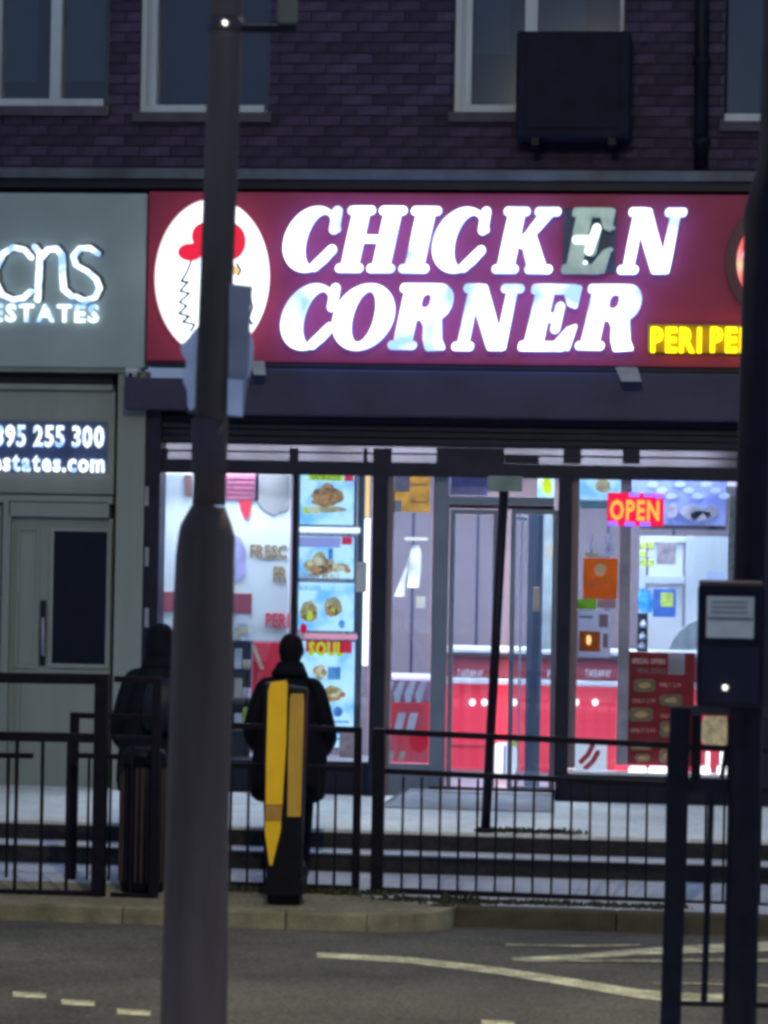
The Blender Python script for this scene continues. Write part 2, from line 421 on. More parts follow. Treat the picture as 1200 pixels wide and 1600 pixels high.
# far pavement: build-out to the left, kerb line further back to the right
ZP = -0.235; YK = -4.86; YK2 = -4.42; XC = PZ(690, 1450, ZP).x
def arc_pts():
    r = YK2 - YK; pts = []
    for k in range(9):
        a = math.pi / 2 * k / 8
        pts.append((XC - r + r * math.sin(a), YK + r - r * math.cos(a)))
    return pts
edge = [(X0, YK)] + arc_pts() + [(X1, YK2 + .001)]
def strip_slab(name, front, back, z0, z1, m, parent=None):
    q = MB(); n = len(front)
    V = [(x, y, z1) for x, y in front] + [(x, y, z1) for x, y in back] + [(x, y, z0) for x, y in front]
    Fc = [(i, i + 1, n + i + 1, n + i) for i in range(n - 1)] + [(2 * n + i, 2 * n + i + 1, i + 1, i) for i in range(n - 1)]
    q.add(V, Fc); return q.build(name, m, parent)
inner = [(x - (0.13 if 0 < i < len(edge) - 1 and y > YK + .3 and x < XC + .01 and x > XC - .5 else 0), y + .13) for i, (x, y) in enumerate(edge)]
tag(strip_slab('footway_edge', inner, [(x, max(y, -3.78)) if False else (x, -3.74) for x, y in inner], ZP - .3, ZP, M_verge), kind='structure')
q = MB(); q.box((X0, -3.74, -.7), (X1, -2.78, ZP + .002)); tag(q.build('pavement', M_pave), kind='structure')
kerb = thing('kerb', None, None, (0, YK, ZP), kind='structure')
def kerbrun(x0, x1, y, ln=0.915, m=None):
    x = x0
    while x < x1 - .05:
        e_ = min(x + ln, x1)
        bevel(MB().box((x + .003, y + random.uniform(-.006, .006), -.7), (e_ - .003, y + .13, ZP + .012)).build('kerb_stone', m or M_kerb, kerb), .012)
        x = e_
kerbrun(-6.4, XC - (YK2 - YK) - .0, YK); kerbrun(XC + .0, 5.5, YK2, m=mat('dirty_kerb_stone', (0.07, 0.06, 0.045), .9, var=.4, scale=5, bump=.7, rnd=.2))
xp = PZ(600, 1405, ZP).x
q = MB(); q.add([(xp + .35, YK2 + .135, ZP + .004), (X1, YK2 + .135, ZP + .004), (X1, -3.741, ZP + .004), (xp - .5, -3.741, ZP + .004), (xp - .1, -4.0, ZP + .004)], [(0, 1, 2, 3, 4)]); tag(q.build('footway_patch', M_pave), kind='structure')  # patch of the bluish shop-lit colour over the brown footway
ap = arc_pts()
for i in range(0, 8, 2):
    a, b, c = ap[i], ap[i + 1], ap[i + 2]
    cx, cy = XC - (YK2 - YK), YK2
    def inn(p):
        v = Vector((cx - p[0], cy - p[1])); v.normalize(); return (p[0] + v.x * .13, p[1] + v.y * .13)
    ps = [a, b, c, inn(c), inn(b), inn(a)]
    V = [(x, y, ZP + .012) for x, y in ps] + [(x, y, -.7) for x, y in ps]
    mesh('kerb_stone', V, [(0, 1, 4, 5), (1, 2, 3, 4), (6, 7, 1, 0), (7, 8, 2, 1), (8, 9, 3, 2), (11, 6, 0, 5), (11, 10, 4, 5), (10, 9, 3, 4)], M_kerb, kerb)
# terrace in front of the shops with two steps down
YT = -2.5
q = MB(); q.box((X0, YT, -.75), (X1, 0.34, 0.0)); tag(q.build('terrace', M_terrace), kind='structure')
steps = thing('steps', None, None, (0, YT, ZP), kind='structure')
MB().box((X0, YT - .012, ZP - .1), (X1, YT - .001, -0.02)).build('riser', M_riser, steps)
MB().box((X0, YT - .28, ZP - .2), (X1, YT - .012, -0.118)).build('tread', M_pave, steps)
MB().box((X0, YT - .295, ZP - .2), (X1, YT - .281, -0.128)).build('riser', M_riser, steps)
# road markings
M_faded = ground_mat('faded_road_paint', (0.16, 0.15, 0.11), (0.62, 0.60, 0.40), 6, 50, .3)
def marking(name, pts, dz=.004):
    V = [PR(x, y, dz) for x, y in pts]
    o = mesh(name, V, [tuple(range(len(V)))], M_faded if name == 'edge_line' else M_paint); tag(o, kind='structure'); return o
def lin(pts, w0, w1):
    a = [(x, y - (w0 + (w1 - w0) * i / (len(pts) - 1)) / 2) for i, (x, y) in enumerate(pts)]
    b = [(x, y + (w0 + (w1 - w0) * i / (len(pts) - 1)) / 2) for i, (x, y) in enumerate(pts)]
    return b + a[::-1]
marking('zigzag_line', lin([(495, 1492), (640, 1500), (780, 1517), (900, 1536), (1000, 1553), (1062, 1559), (1135, 1561)], 8, 17))
marking('zigzag_line', lin([(800, 1499), (900, 1495), (1000, 1487), (1100, 1482), (1215, 1478)], 5, 15))
marking('edge_line', lin([(820, 1501), (1000, 1501), (1100, 1500), (1215, 1501)], 4, 5), .005)
marking('edge_line', lin([(790, 1476), (900, 1478), (1000, 1476)], 3, 3), .005)
marking('edge_line', lin([(1020, 1536), (1100, 1537), (1215, 1540)], 3, 4), .005)
for x, y in ((20, 1553), (96, 1565), (183, 1580), (752, 1597)):
    marking('crossing_stud_line', lin([(x, y), (x + 52, y + 3)], 8, 8))
# ------------------------------------------------------------------ brick building above
YB = 0.0
zt = P(600, -160, YB).z; zb = P(600, 296, YB).z
bld = thing('brick_building', 'dark red-brown brick upper storey with white framed windows above both shops', 'building', (0, YB, -.1))
WIN = [(-120, -140, 172, 168), (221, -140, 424, 178), (712, -140, 976, 178), (1134, -140, 1290, 192)]
wr = []
for x0, y0, x1, y1 in WIN:
    a, b = ext(x0, y0, x1, y1, YB, .1); wr.append((a[0], b[0], a[2], b[2]))
# mortar backing, built round the openings
q = MB(); xs = sorted([-9, 9] + [v for w in wr for v in w[:2]])
for a, b in zip(xs[:-1], xs[1:]):
    w = [w for w in wr if w[0] - 1e-4 <= a and w[1] + 1e-4 >= b]
    if w: q.box((a, YB, zb - .2), (b, YB + .25, w[0][2])); q.box((a, YB, w[0][3]), (b, YB + .25, zt + 1.2))
    else: q.box((a, YB, zb - .2), (b, YB + .25, zt + 1.2))
q.build('wall', M_mortar, bld)
bm = bpy.data.meshes.new('brick'); bm.from_pydata(boxv((-.1075, -.05, -.0325), (.1075, .05, .0325)), [], BF); bm.materials.append(M_brick)
hm = bpy.data.meshes.new('half_brick'); hm.from_pydata(boxv((-.051, -.05, -.0325), (.051, .05, .0325)), [], BF); hm.materials.append(M_brick)
def to_px(p):
    d = ROT.transposed() @ (Vector(p) - CAM); return 600 + F * d.x / -d.z, 800 - F * d.y / -d.z
br = []; k = 0; z = zb + .04
while z < zt + .5:
    x = -7 + (0.1125 if k % 2 else 0)
    while x < 7:
        a, b = x - .1075, x + .1075
        segs = [(a, b)]
        for w in wr:
            if w[2] - .02 < z < w[3] + .04:
                segs = [s for (u, v) in segs for s in ((u, min(v, w[0])), (max(u, w[1]), v)) if s[1] - s[0] > .03]
        for u, v in segs: br.append(((u + v) / 2, z, v - u))
        x += .225
    z += .075; k += 1
def vis(b):
    px, py = to_px((b[0], YB - .01, b[1])); return -20 < px < 1150 and -10 < py < 262 and not (312 < px < 378) and not (810 < px < 975 and py > 50)
seen = [b for b in br if vis(b)]; rest = [b for b in br if not vis(b)]
seen.sort(key=lambda b: (b[2] < .2, abs(b[1] - 4.9) + abs(b[0]) * .1)); rest += seen[300:]; seen = seen[:300]
for x, z, w in seen:
    o = bpy.data.objects.new('brick', bm if w > .2 else hm)
    o.scale.x = w / (.215 if w > .2 else .102); link(o, bld)
    o.location = Vector((x, YB + .05 - .012 + random.uniform(-.003, .003), z)) - ORG[bld.name]
q = MB()
for x, z, w in rest: q.box((x - w / 2, YB - .012 + random.uniform(-.003, .003), z - .0325), (x + w / 2, YB + .02, z + .0325))
tag(q.build('bricks_beyond', M_brick, bld), kind='stuff')
# windows
def upwin(i, jamb, mull, right=None, curtain=None):
    x0, y0, x1, y1 = WIN[i]; Y = YB + .07
    fr = MB(); (ax, _, az), (bx, _, bz) = ext(x0, y0, x1, y1, Y, .06)
    root = bpy.data.objects.new('window', None); link(root, bld)
    root_ = root
    j = .0 if not jamb else .12
    q = MB()
    if jamb:
        q.box((ax, Y - .04, az), (ax + .052, Y + .05, bz)); q.box((ax + .052, Y - .01, az + .06), (ax + .075, Y + .05, bz)); q.box((ax + .075, Y - .03, az + .06), (ax + .125, Y + .05, bz))
    q.box((ax + (.052 if jamb else 0), Y - .04, az), (bx - .03, Y + .05, az + .06))
    if i > 1: q.box((bx - .03, Y - .02, az), (bx, Y + .05, bz))
    for (m0, m1, my) in mull:
        u0, u1 = P(m0, (y0 + y1) / 2 + 60, Y).x, P(m1, (y0 + y1) / 2 + 60, Y).x
        q.box((u0, Y - .03, az + .06), (u1, Y + .05, bz))
    bevel(q.build('frame', M_wframe, root), .006)
    MB().box((ax + .02, Y + .052, az + .02), (bx - .01, Y + .058, bz)).build('pane', G_up, root)
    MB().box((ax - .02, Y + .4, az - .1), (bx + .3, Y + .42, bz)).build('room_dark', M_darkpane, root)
    MB().box((ax - .03, YB - .06, az - .075), (bx + .03, YB + .03, az - .005)).build('sill', M_sill, root)
    if curtain:
        for (c0, cy0, c1, cy1, cm) in curtain:
            B('curtain', c0, cy0, c1, cy1, Y + .12, .02, cm, root)
G_up = glass('upper_glass', (0.55, 0.62, 0.7), .12, .08)
upwin(0, False, [(2, -6, 0), (80, 97, 0)], curtain=[(-100, -140, 60, 128, M_curtain), (100, -140, 166, 126, M_curtain)])
upwin(1, True, [], curtain=None)
upwin(2, True, [(820, 840, 0)], curtain=[(742, -140, 800, 85, M_curtain), (842, -140, 918, 60, M_curtain), (920, -140, 972, 60, M_brown)])
upwin(3, False, [], curtain=[(1140, -140, 1290, 182, M_curtain)])
# lead ledge under the brickwork
B('ledge', -400, 265, 1800, 281, YB - .2, .19, M_lead, bld)
B('ledge_board', -400, 281, 1800, 297, YB - .15, .14, M_navy, bld)
# dark wall unit in front of the third window
M_unit = mat('unit_casing', (0.010, 0.011, 0.028), .7, spec=.15)
ac = thing('wall_unit', 'large plain dark box unit fixed to the wall across the third window', 'wall unit', (P(890, 215, -.4)))
o = B('casing', 806, 48, 985, 214, -.42, .40, M_unit, ac, .02)
B('cover', 822, 62, 968, 200, -.43, .009, M_unit, ac, .004)
B('bracket', 830, 214, 842, 226, -.40, .38, M_black, ac, 0); B('bracket', 950, 214, 962, 226, -.40, .38, M_black, ac, 0)
dp = thing('drainpipe', 'dark vertical drainpipe on the brick wall near the right hand window', 'drainpipe', P(1095, 262, -.08))
MB().tube([P(1095, 262, -.08), P(1098, -200, -.08)], .05, 12).build('pipe', M_black, dp, True)
for yy in (-60, 90, 215): MB().tube([P(1096, yy, -.08), P(1096, yy + 12, -.08)], .062, 12).build('collar', M_black, dp, True)

# ------------------------------------------------------------------ estate agent's shopfront (left)
ea = thing('estate_agent_shopfront', 'plain grey painted shopfront with panelled door left of the takeaway', 'shopfront', P(60, 1290, -.05))
Yg = -.06
B('fascia_board', -500, 300, 228, 571, -.20, .19, M_greyfascia, ea, .01)
B('fascia_trim', -500, 571, 216, 578, -.17, .16, M_greypaint, ea)
B('vent_slot', -500, 578, 176, 596, -.04, .04, M_greydark, ea, 0)
B('slot_rail', -500, 597, 176, 606, -.09, .09, M_greypaint, ea)
B('sign_panel', -500, 607, 179, 768, -.05, .05, M_greypaint, ea, .01)
B('panel_rail', -500, 770, 176, 782, -.09, .09, M_greypaint, ea)
B('pilaster', 178, 579, 222, 1290, -.14, .2, M_greypaint, ea, .01)
B('pilaster_base', 174, 1190, 224, 1292, -.17, .03, M_greypaint, ea, .008)
B('wall_panel', -500, 783, -2, 1290, -.03, .05, M_greypaint, ea)
B('door_frame', 0, 783, 12, 1290, -.09, .1, M_greypaint, ea)
B('door_head', 13, 783, 170, 808, -.09, .1, M_greypaint, ea)
door = B('door', 13, 809, 172, 1290, -.03, .045, M_greypaint, ea)
frame('glazing_bead', 76, 824, 172, 1044, .03, -.055, .024, M_greypaint, door)
B('pane', 83, 830, 167, 1037, -.042, .011, M_reveal, door, 0)
frame('lower_bead', 24, 1060, 166, 1262, .02, -.055, .024, M_greypaint, door)
frame('left_bead', 24, 824, 60, 1044, .02, -.05, .02, M_greypaint, door)
bevel(MB().pbox(62, 938, 71, 1040, -.05, .02).build('lock_plate', M_navy, door), .004)
MB().tube([P(67, 965, -.1), P(67, 1025, -.1)], .012, 8).build('handle', M_tape, door, True)
MB().box((-9, .045, -.5), (P(216, 1000, .05).x, .12, 4.2)).build('backing_wall', M_greydark, ea)
es = thing('estate_agent_sign', 'grey fascia sign with small glowing white word ESTATES under large letters', 'sign', P(80, 510, -.22))
def strokes(name, polys, r, Y, d, m, parent):
    allp = [p for l in polys for p in l]
    x0, x1 = min(p[0] for p in allp) - r - 2, max(p[0] for p in allp) + r + 2
    y0, y1 = min(p[1] for p in allp) - r - 2, max(p[1] for p in allp) + r + 2
    def fn(X, Z):
        D = np.full(X.shape, 1e9)
        for l in polys:
            for i in range(len(l) - 1):
                D = np.minimum(D, d_cap(X, Z, l[i], l[i + 1], r if len(l[i]) < 3 else r))
        return D
    n = 60; xs = np.linspace(x0, x1, n); zs = np.linspace(y0, y1, n); X, Z = np.meshgrid(xs, zs)
    lp = contours(fn(X, Z), xs, zs)
    return plate(name, lp, lambda u, v: (P(u, v, Y).x, P(u, v, Y).z), Y, d, m, parent)
Ys = -.245
M_ret = mat('dark_return', (.03, .035, .05), .5)
strokes('letter', [[(48, 402), (38, 390), (20, 386), (4, 396), (-8, 420), (-8, 440), (2, 460), (20, 468), (36, 465), (48, 455)]], 4.2, Ys, .03, E_est, es)
strokes('letter_return', [[(x + 5, y - 1) for x, y in l_] for l_ in [[(48, 402), (38, 390), (20, 386), (4, 396), (-8, 420), (-8, 440), (2, 460), (20, 468), (36, 465), (48, 455)]]], 5.2, Ys + .034, .012, M_ret, es)
strokes('letter', [[(54, 386), (62, 396), (60, 430), (58, 468)], [(62, 404), (74, 390), (88, 388), (96, 398), (97, 430), (99, 452), (112, 463)]], 4.6, Ys, .03, E_est, es)
strokes('letter_return', [[(x + 5, y - 1) for x, y in l_] for l_ in [[(54, 386), (62, 396), (60, 430), (58, 468)], [(62, 404), (74, 390), (88, 388), (96, 398), (97, 430), (99, 452), (112, 463)]]], 5.2, Ys + .034, .012, M_ret, es)
strokes('letter', [[(152, 396), (140, 387), (124, 388), (114, 400), (118, 414), (136, 424), (150, 436), (155, 450), (148, 464), (132, 470), (118, 463)]], 4.2, Ys, .03, E_est, es)
strokes('letter_return', [[(x + 5, y - 1) for x, y in l_] for l_ in [[(152, 396), (140, 387), (124, 388), (114, 400), (118, 414), (136, 424), (150, 436), (155, 450), (148, 464), (132, 470), (118, 463)]]], 5.2, Ys + .034, .012, M_ret, es)
text('ESTATES', -13, 475, 154, 502, Ys + .01, .02, E_est, es, bold=.03, gap=.12)
ps = thing('phone_sign', 'glowing phone number and web address on grey panel above the door', 'sign', P(60, 735, -.07))
B('backing_panel', -60, 658, 167, 737, -.062, .01, mat('navy_backing', (0.06, 0.09, 0.22), .5), ps, 0)
text('01895 255 300', -36, 664, 162, 697, -.085, .02, E_est, ps, 'digit', bold=.025, gap=.1)
text('estates.com', -13, 707, 163, 736, -.085, .02, E_est, ps, bold=.03, gap=.1)
cm = thing('security_camera', 'small white domed security camera on the corner between the two shops', 'security camera', P(206, 584, -.28))
B('mount', 196, 575, 216, 581, -.30, .12, M_wframe, cm)
V = MB(); c = P(206, 583, -.25)
V.tube([c + Vector((0, 0, .012)), c, c - Vector((0, 0, .02)), c - Vector((0, 0, .035)), c - Vector((0, 0, .042))], [.045, .045, .038, .022, .004], 14).build('dome', M_wframe, cm, True)
MB().tube([c + Vector((0, -.035, -.012)), c + Vector((0, -.052, -.016))], .016, 10).build('lens', M_black, cm, True)

# ------------------------------------------------------------------ takeaway shopfront
sf = thing('takeaway_shopfront', 'brightly lit takeaway shopfront with dark frames and open glazed door', 'shopfront', P(720, 1240, .1))
Yf = -.22
B('fascia_board', 230, 302, 1330, 571, Yf, .21, M_red, sf, .01)
B('fascia_bottom_trim', 230, 572, 1330, 579, Yf - .01, .2, M_navy, sf)
B('shutter_box', 291, 580, 1330, 654, Yf - .05, .26, M_purple, sf, .015)
B('shutter_box_end', 195, 590, 290, 640, Yf - .07, .3, M_purple, sf, .01)
for k in range(4): B('shutter_slat', 246, 656 + k * 10.5, 1330, 665 + k * 10.5, -.06 - .004 * (k % 2), .02, M_slat, sf, .003)
# perforated slats: rails with slots between
for (y0, y1) in ((697.6, 700), (710, 713), (725, 747)): B('slot_rail', 246, y0, 1330, y1, -.055, .025, M_slat, sf, 0)
for (x0, x1) in ((246, 262), (452, 466), (568, 574), (583, 612), (682, 800 - 12), (880, 908), (973, 1000)):
    B('slot_divider', x0, 700.2, x1, 724.8, -.05, .02, M_slat, sf, 0)
B('slot_divider', 788.5, 711, 842, 724.8, -.05, .02, M_slat, sf, 0)
# frame members
B('side_pier', 222, 641, 246, 1292, -.12, .25, M_navy, sf, .006)
for k in range(5): B('fixing_plate', 226, 760 + k * 95, 232, 790 + k * 95, -.13, .01, M_tape, sf, 0)
B('mullion', 454, 741, 463, 1190, -.02, .10, M_navy, sf)
B('pier', 578, 741, 601, 1272, -.10, .18, M_navy, sf, .006)
B('door_jamb', 600.5, 741, 611, 1245, .0, .10, M_lilac, sf)
B('door_frame_post', 673, 741, 698, 1243, .02, .09, M_steel, sf, .006)
B('door_header', 699, 776, 866, 789, .03, .08, M_steel, sf)
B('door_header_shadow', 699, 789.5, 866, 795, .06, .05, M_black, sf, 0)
B('mullion', 869, 741, 890, 1215, -.08, .16, M_navy, sf, .006)
B('window_jamb', 890.5, 741, 902, 1200, .0, .08, M_lilac, sf)
B('mullion', 966, 741, 984, 1196, .01, .08, mat('grey_lilac_frame', (0.27, 0.27, 0.36), .45), sf)
B('right_pier', 1148, 741, 1330, 1290, -.1, .25, M_navy, sf, .006)
B('threshold', 670, 1232, 868, 1246, -.01, .12, M_navy, sf)
B('stall_riser', 246, 1188, 577, 1270, -.08, .16, M_stall, sf, .012)
B('stall_riser', 866, 1213, 1147, 1282, -.12, .2, M_stall, sf, .03)
B('sill', 888, 1208, 1147, 1213, -.1, .16, M_pale, sf)
# glazing
for (x0, y0, x1, y1) in ((247, 741, 453, 1187), (464, 741, 577, 1187), (612, 741, 672, 1192), (903, 741, 965, 1207), (985, 741, 1147, 1207)):
    B('glass_pane', x0, y0, x1, y1, .045, .006, G_shop, sf, 0)
B('sidelight_rail', 600, 1193, 672, 1243, .03, .05, M_steel, sf)
rp = thing('door_ramp', 'low grey ramp with pale front edge leading up to the shop door', 'ramp', (P(760, 1250, -.5).x, -.5, 0))
xa_, xb_ = P(640, 1246, -.05).x, P(866, 1246, -.05).x; xc_, xd_ = P(600, 1270, -1.0).x, P(866, 1270, -1.0).x
mesh('slab', [(xa_, -.06, .05), (xb_, -.06, .05), (xd_, -1.0, .012), (xc_, -1.0, .012), (xa_, -.06, .001), (xb_, -.06, .001), (xd_, -1.0, .001), (xc_, -1.0, .001)], [(0, 3, 2, 1), (3, 7, 6, 2), (1, 2, 6, 5), (0, 4, 7, 3), (0, 1, 5, 4)], mat('ramp_grey', (.26, .28, .33), .7, var=.15), rp)
mesh('pale_edge', [(xa_ - .03, -.10, .055), (xa_ - .03, -.13, .055), (xc_ - .03, -1.04, .018), (xc_ - .03, -1.0, .018), (xa_ - .03, -.10, .002), (xa_ - .03, -.13, .002), (xc_ - .03, -1.04, .002), (xc_ - .03, -1.0, .002), ], [(0, 3, 2, 1), (1, 2, 6, 5), (0, 4, 7, 3), (2, 3, 7, 6), (0, 1, 5, 4)], M_pale, rp)
MB().box((xa_ - .0, -.16, .05), (xb_, -.10, .058)).build('pale_edge', M_pale, rp)
# double door
for (x0, x1) in ((700, 775), (795, 868)):
    d = frame('door', x0, 796, x1, 1241, .035, .05, .04, M_steel, sf, .055)
    B('pane', x0 + 8, 805, x1 - 8, 1228, .066, .006, G_shop, d, 0)
# door leaf standing ajar behind: steel stile with handle
leaf = B('open_door_leaf', 822, 800, 846, 1238, .30, .05, M_steel, sf)
B('handle', 833, 918, 842, 956, .24, .02, mat('warm_metal', (0.75, 0.5, 0.35), .3), leaf)
B('pane_reflection', 811, 800, 814, 1225, .28, .03, M_pale, sf, 0)  # pale strips stand in for vertical reflections in the door glass
B('pane_reflection', 800, 830, 803, 930, .28, .02, M_pale, sf, 0)
B('door_closer', 806, 806, 824, 813, .2, .05, M_pale, sf)
# ------------------------------------------------------------------ shop interior shell
ins = None
ins = thing('shop_interior', 'white and lilac interior walls and ceiling seen through the shop glass', 'room', P(700, 1235, 2.5))
xl, xr = P(246, 1000, .1).x - .12, P(1150, 1000, .1).x + .6
zc = 2.62
MB().box((xl, .34, -.05), (xr, 5.6, 0.002)).build('floor', M_floor, ins)
MB().box((xl - .1, .16, 0), (xl, 5.6, zc)).build('wall', M_whitewall, ins)
MB().box((xr, .16, 0), (xr + .1, 5.6, zc)).build('wall', M_whitewall, ins)
MB().box((xl, 3.6, 0), (xr, 3.7, zc)).build('wall', M_lilac, ins)
MB().box((xl, .46, 2.37), (xr, .50, zc)).build('slot_dimmer', mat('slot_dimmer_dull', (.030, .028, .042), .7, var=.5, scale=2.5), ins)  # dark panel added behind the slots to dim what shows through
for k in range(1, 9): MB().box((xl + (xr - xl) * k / 9, 3.592, 0), (xl + (xr - xl) * k / 9 + .02, 3.599, zc)).build('wall_joint', M_purple, ins)
MB().box((xl, .16, zc), (xr, 5.6, zc + .1)).build('ceiling', M_whitewall, ins)
MB().box((xl - .1, .03, 2.50), (xr + .1, .16, zc + .3)).build('lintel', M_navy, ins)
for i, (cx, cy) in enumerate(((-1.2, .75), (.3, .75), (1.75, .75), (-1.2, 2.3), (.3, 2.3), (1.75, 2.3))):
    nm = ['over the left window', 'over the doorway', 'over the right window', 'behind the menu boxes', 'over the counter middle', 'over the counter right end'][i]
    p = thing('ceiling_light', 'square white ceiling panel light ' + nm, 'ceiling light', (cx, cy, zc - .03), 'ceiling panel lights in the takeaway')
    MB().box((cx - .29, cy - .29, zc - .02), (cx + .29, cy + .29, zc - .012)).build('diffuser', E_panel, p)
    q = MB()
    for (a, b) in (((cx - .32, cy - .32), (cx + .32, cy - .29)), ((cx - .32, cy + .29), (cx + .32, cy + .32)), ((cx - .32, cy - .29), (cx - .29, cy + .29)), ((cx + .29, cy - .29), (cx + .32, cy + .29))):
        q.box((*a, zc - .03), (*b, zc - .001))
    q.build('frame', M_wframe, p)

for nm, x0, x1 in (('left window', -2.05, -.55), ('doorway', -.45, .85), ('right window', .95, 2.35)):  # unseen lamps added to light the window displays from the front
    p = thing('fill_batten', 'long thin unseen fill light added above the ' + nm, 'fill light', ((x0 + x1) / 2, .28, 2.56), 'unseen fill lights added over the shop windows')
    MB().box((x0, .24, 2.555), (x1, .32, 2.57)).build('tube', E_fill_batten, p); MB().box((x0, .22, 2.572), (x1, .34, 2.615)).build('body', M_wframe, p)

# ------------------------------------------------------------------ main sign letters
sg = thing('shop_sign', 'large illuminated slanted white letters reading CHICKEN CORNER on the red fascia', 'sign', P(720, 560, -.25))
def L_C(X, Z):
    D = d_ell(X, Z, .46, .5, .46, .5)
    D = np.maximum(D, -d_ell(X, Z, .58, .49, .215, .385))
    D = np.maximum(D, -d_box(X, Z, .52, .33, 1.2, .62, .06))
    D = np.minimum(D, d_cap(X, Z, (.78, .93), (.80, .66), .075))
    D = np.minimum(D, d_cap(X, Z, (.62, .09), (.84, .34), .075))
    return D
def serif(X, Z, a, b, z): return d_cap(X, Z, (a + .06, z), (b - .06, z), .062)
def L_H(X, Z):
    D = np.minimum(d_box(X, Z, .09, .04, .39, .96), d_box(X, Z, .66, .04, .96, .96))
    for a, b in ((.0, .48), (.57, 1.05)):
        for z in (.065, .935): D = np.minimum(D, serif(X, Z, a, b, z))
    return np.minimum(D, d_box(X, Z, .3, .45, .75, .56))
def L_I(X, Z):
    D = d_box(X, Z, .1, .04, .42, .96)
    for z in (.065, .935): D = np.minimum(D, serif(X, Z, 0, .52, z))
    return D
def L_K(X, Z):
    D = d_box(X, Z, .09, .04, .39, .96)
    for a, b, z in ((0, .48, .065), (0, .48, .935), (.58, 1.06, .935), (.62, 1.12, .065)): D = np.minimum(D, serif(X, Z, a, b, z))
    D = np.minimum(D, d_poly(X, Z, [(.38, .42), (.72, .95), (.98, .95), (.48, .38)]) - .01)
    return np.minimum(D, d_poly(X, Z, [(.42, .56), (.62, .66), (1.03, .05), (.68, .05)]) - .01)
def L_E(X, Z):
    D = d_box(X, Z, .09, .03, .40, .97)
    D = np.minimum(D, d_box(X, Z, .0, .0, .80, .14, .05)); D = np.minimum(D, d_box(X, Z, .0, .86, .80, 1.0, .05))
    D = np.minimum(D, d_cap(X, Z, (.36, .5), (.52, .5), .07)); D = np.minimum(D, d_cap(X, Z, (.56, .66), (.56, .34), .075))
    D = np.minimum(D, d_poly(X, Z, [(.55, .95), (.83, .97), (.83, .66), (.70, .70)]) - .02)
    return np.minimum(D, d_poly(X, Z, [(.55, .05), (.86, .03), (.90, .38), (.78, .34)]) - .02)
def L_N(X, Z):
    D = np.minimum(d_box(X, Z, .10, .04, .30, .96), d_box(X, Z, .84, .02, 1.02, .96))
    for a, b, z in ((0, .40, .065), (0, .36, .935), (.72, 1.14, .935)): D = np.minimum(D, serif(X, Z, a, b, z))
    return np.minimum(D, d_poly(X, Z, [(.06, .98), (.42, .98), (1.0, .02), (.70, .02)]) - .01)
def L_O(X, Z):
    return np.maximum(d_ell(X, Z, .5, .5, .5, .5), -d_ell(X, Z, .5, .5, .19, .37))
def L_R(X, Z):
    D = d_box(X, Z, .09, .04, .40, .96)
    D = np.minimum(D, serif(X, Z, 0, .5, .065)); D = np.minimum(D, d_box(X, Z, 0, .87, .6, 1.0, .05))
    bowl = np.maximum(d_box(X, Z, .2, .45, .98, 1.0, .26), -d_box(X, Z, .42, .63, .60, .85, .08))
    D = np.minimum(D, bowl)
    return np.minimum(D, d_poly(X, Z, [(.45, .52), (.82, .52), (.92, .16), (1.02, .02), (.70, .0), (.62, .16), (.58, .36)]) - .015)
E_letterfn = {'C': L_C, 'H': L_H, 'I': L_I, 'K': L_K, 'E': L_E, 'N': L_N, 'O': L_O, 'R': L_R}
ROW1 = [('C', 442, 533), ('H', 524, 635), ('I', 623, 689), ('C', 675, 766), ('K', 769, 876), ('E', 877, 961), ('N', 965, 1073)]
ROW2 = [('C', 438, 530), ('O', 519, 616), ('R', 606, 707), ('N', 706, 818), ('E', 810, 908), ('R', 899, 1002)]
for row, y0, y1, sl in ((ROW1, 322, 424, .006), (ROW2, 443, 546, .004)):
    for ch, x0, x1 in row:
        dy = (x0 - 440) * sl
        dead = ch == 'E' and row is ROW1
        wbox = 1.15 if ch in 'HKN' else (.55 if ch == 'I' else 1.0)
        o = sdf_plate('letter', (lambda f_: lambda X, Z: f_(X, Z) + .016)(E_letterfn[ch]), x0 + 2, y0 + dy + 1, x1 - 2, y1 + dy - 1, Yf - .14, .06, E_dead if dead else E_letter, sg, box=(0, 0, 1.16, 1.0), res=64, shear=.24, bev=.008)
        if dead: o['label'] = 'dead grey-green letter E with a faint added glow and bright middle arm'
# the brightest part of the failed letter and the fragment of its back plate
sdf_plate('lit_arm', lambda X, Z: np.minimum(d_cap(X, Z, (.12, .5), (.5, .5), .12), d_cap(X, Z, (.75, .82), (.55, .2), .14)), 894, 349, 939, 399, Yf - .152, .01, em('arm_lit', (0.85, 1, .97), 1.6), sg, shear=.05)
B('back_plate', 880, 326, 962, 426, Yf - .03, .012, mat('slate_plate', (0.03, 0.035, 0.06), .5, var=.3), sg, .004)
for (x, y, r_) in ((952, 334, 3), (958, 356, 3), (940, 408, 5), (914, 411, 4), (955, 390, 3), (925, 335, 2.5)):
    sdf_plate('led', lambda X, Z: np.hypot(X - .5, Z - .5) - .4, x - r_, y - r_, x + r_, y + r_, Yf - .045, .01, E_dead if r_ != 4 else E_strip, sg, res=14)
# yellow strap line
ys = thing('yellow_sign', 'glowing yellow boxed letters PERI PERI below the red fascia edge', 'sign', P(1090, 550, -.25))
B('tray', 1012, 507, 1250, 553, Yf - .03, .028, mat('yellow_tray', (0.30, 0.18, 0.0), .6), ys, .01)
text('PERI', 1017, 511, 1096, 549, Yf - .07, .035, E_yellow, ys, bold=.035, gap=.10)
text('PERI', 1110, 511, 1191, 549, Yf - .07, .035, E_yellow, ys, bold=.035, gap=.10)
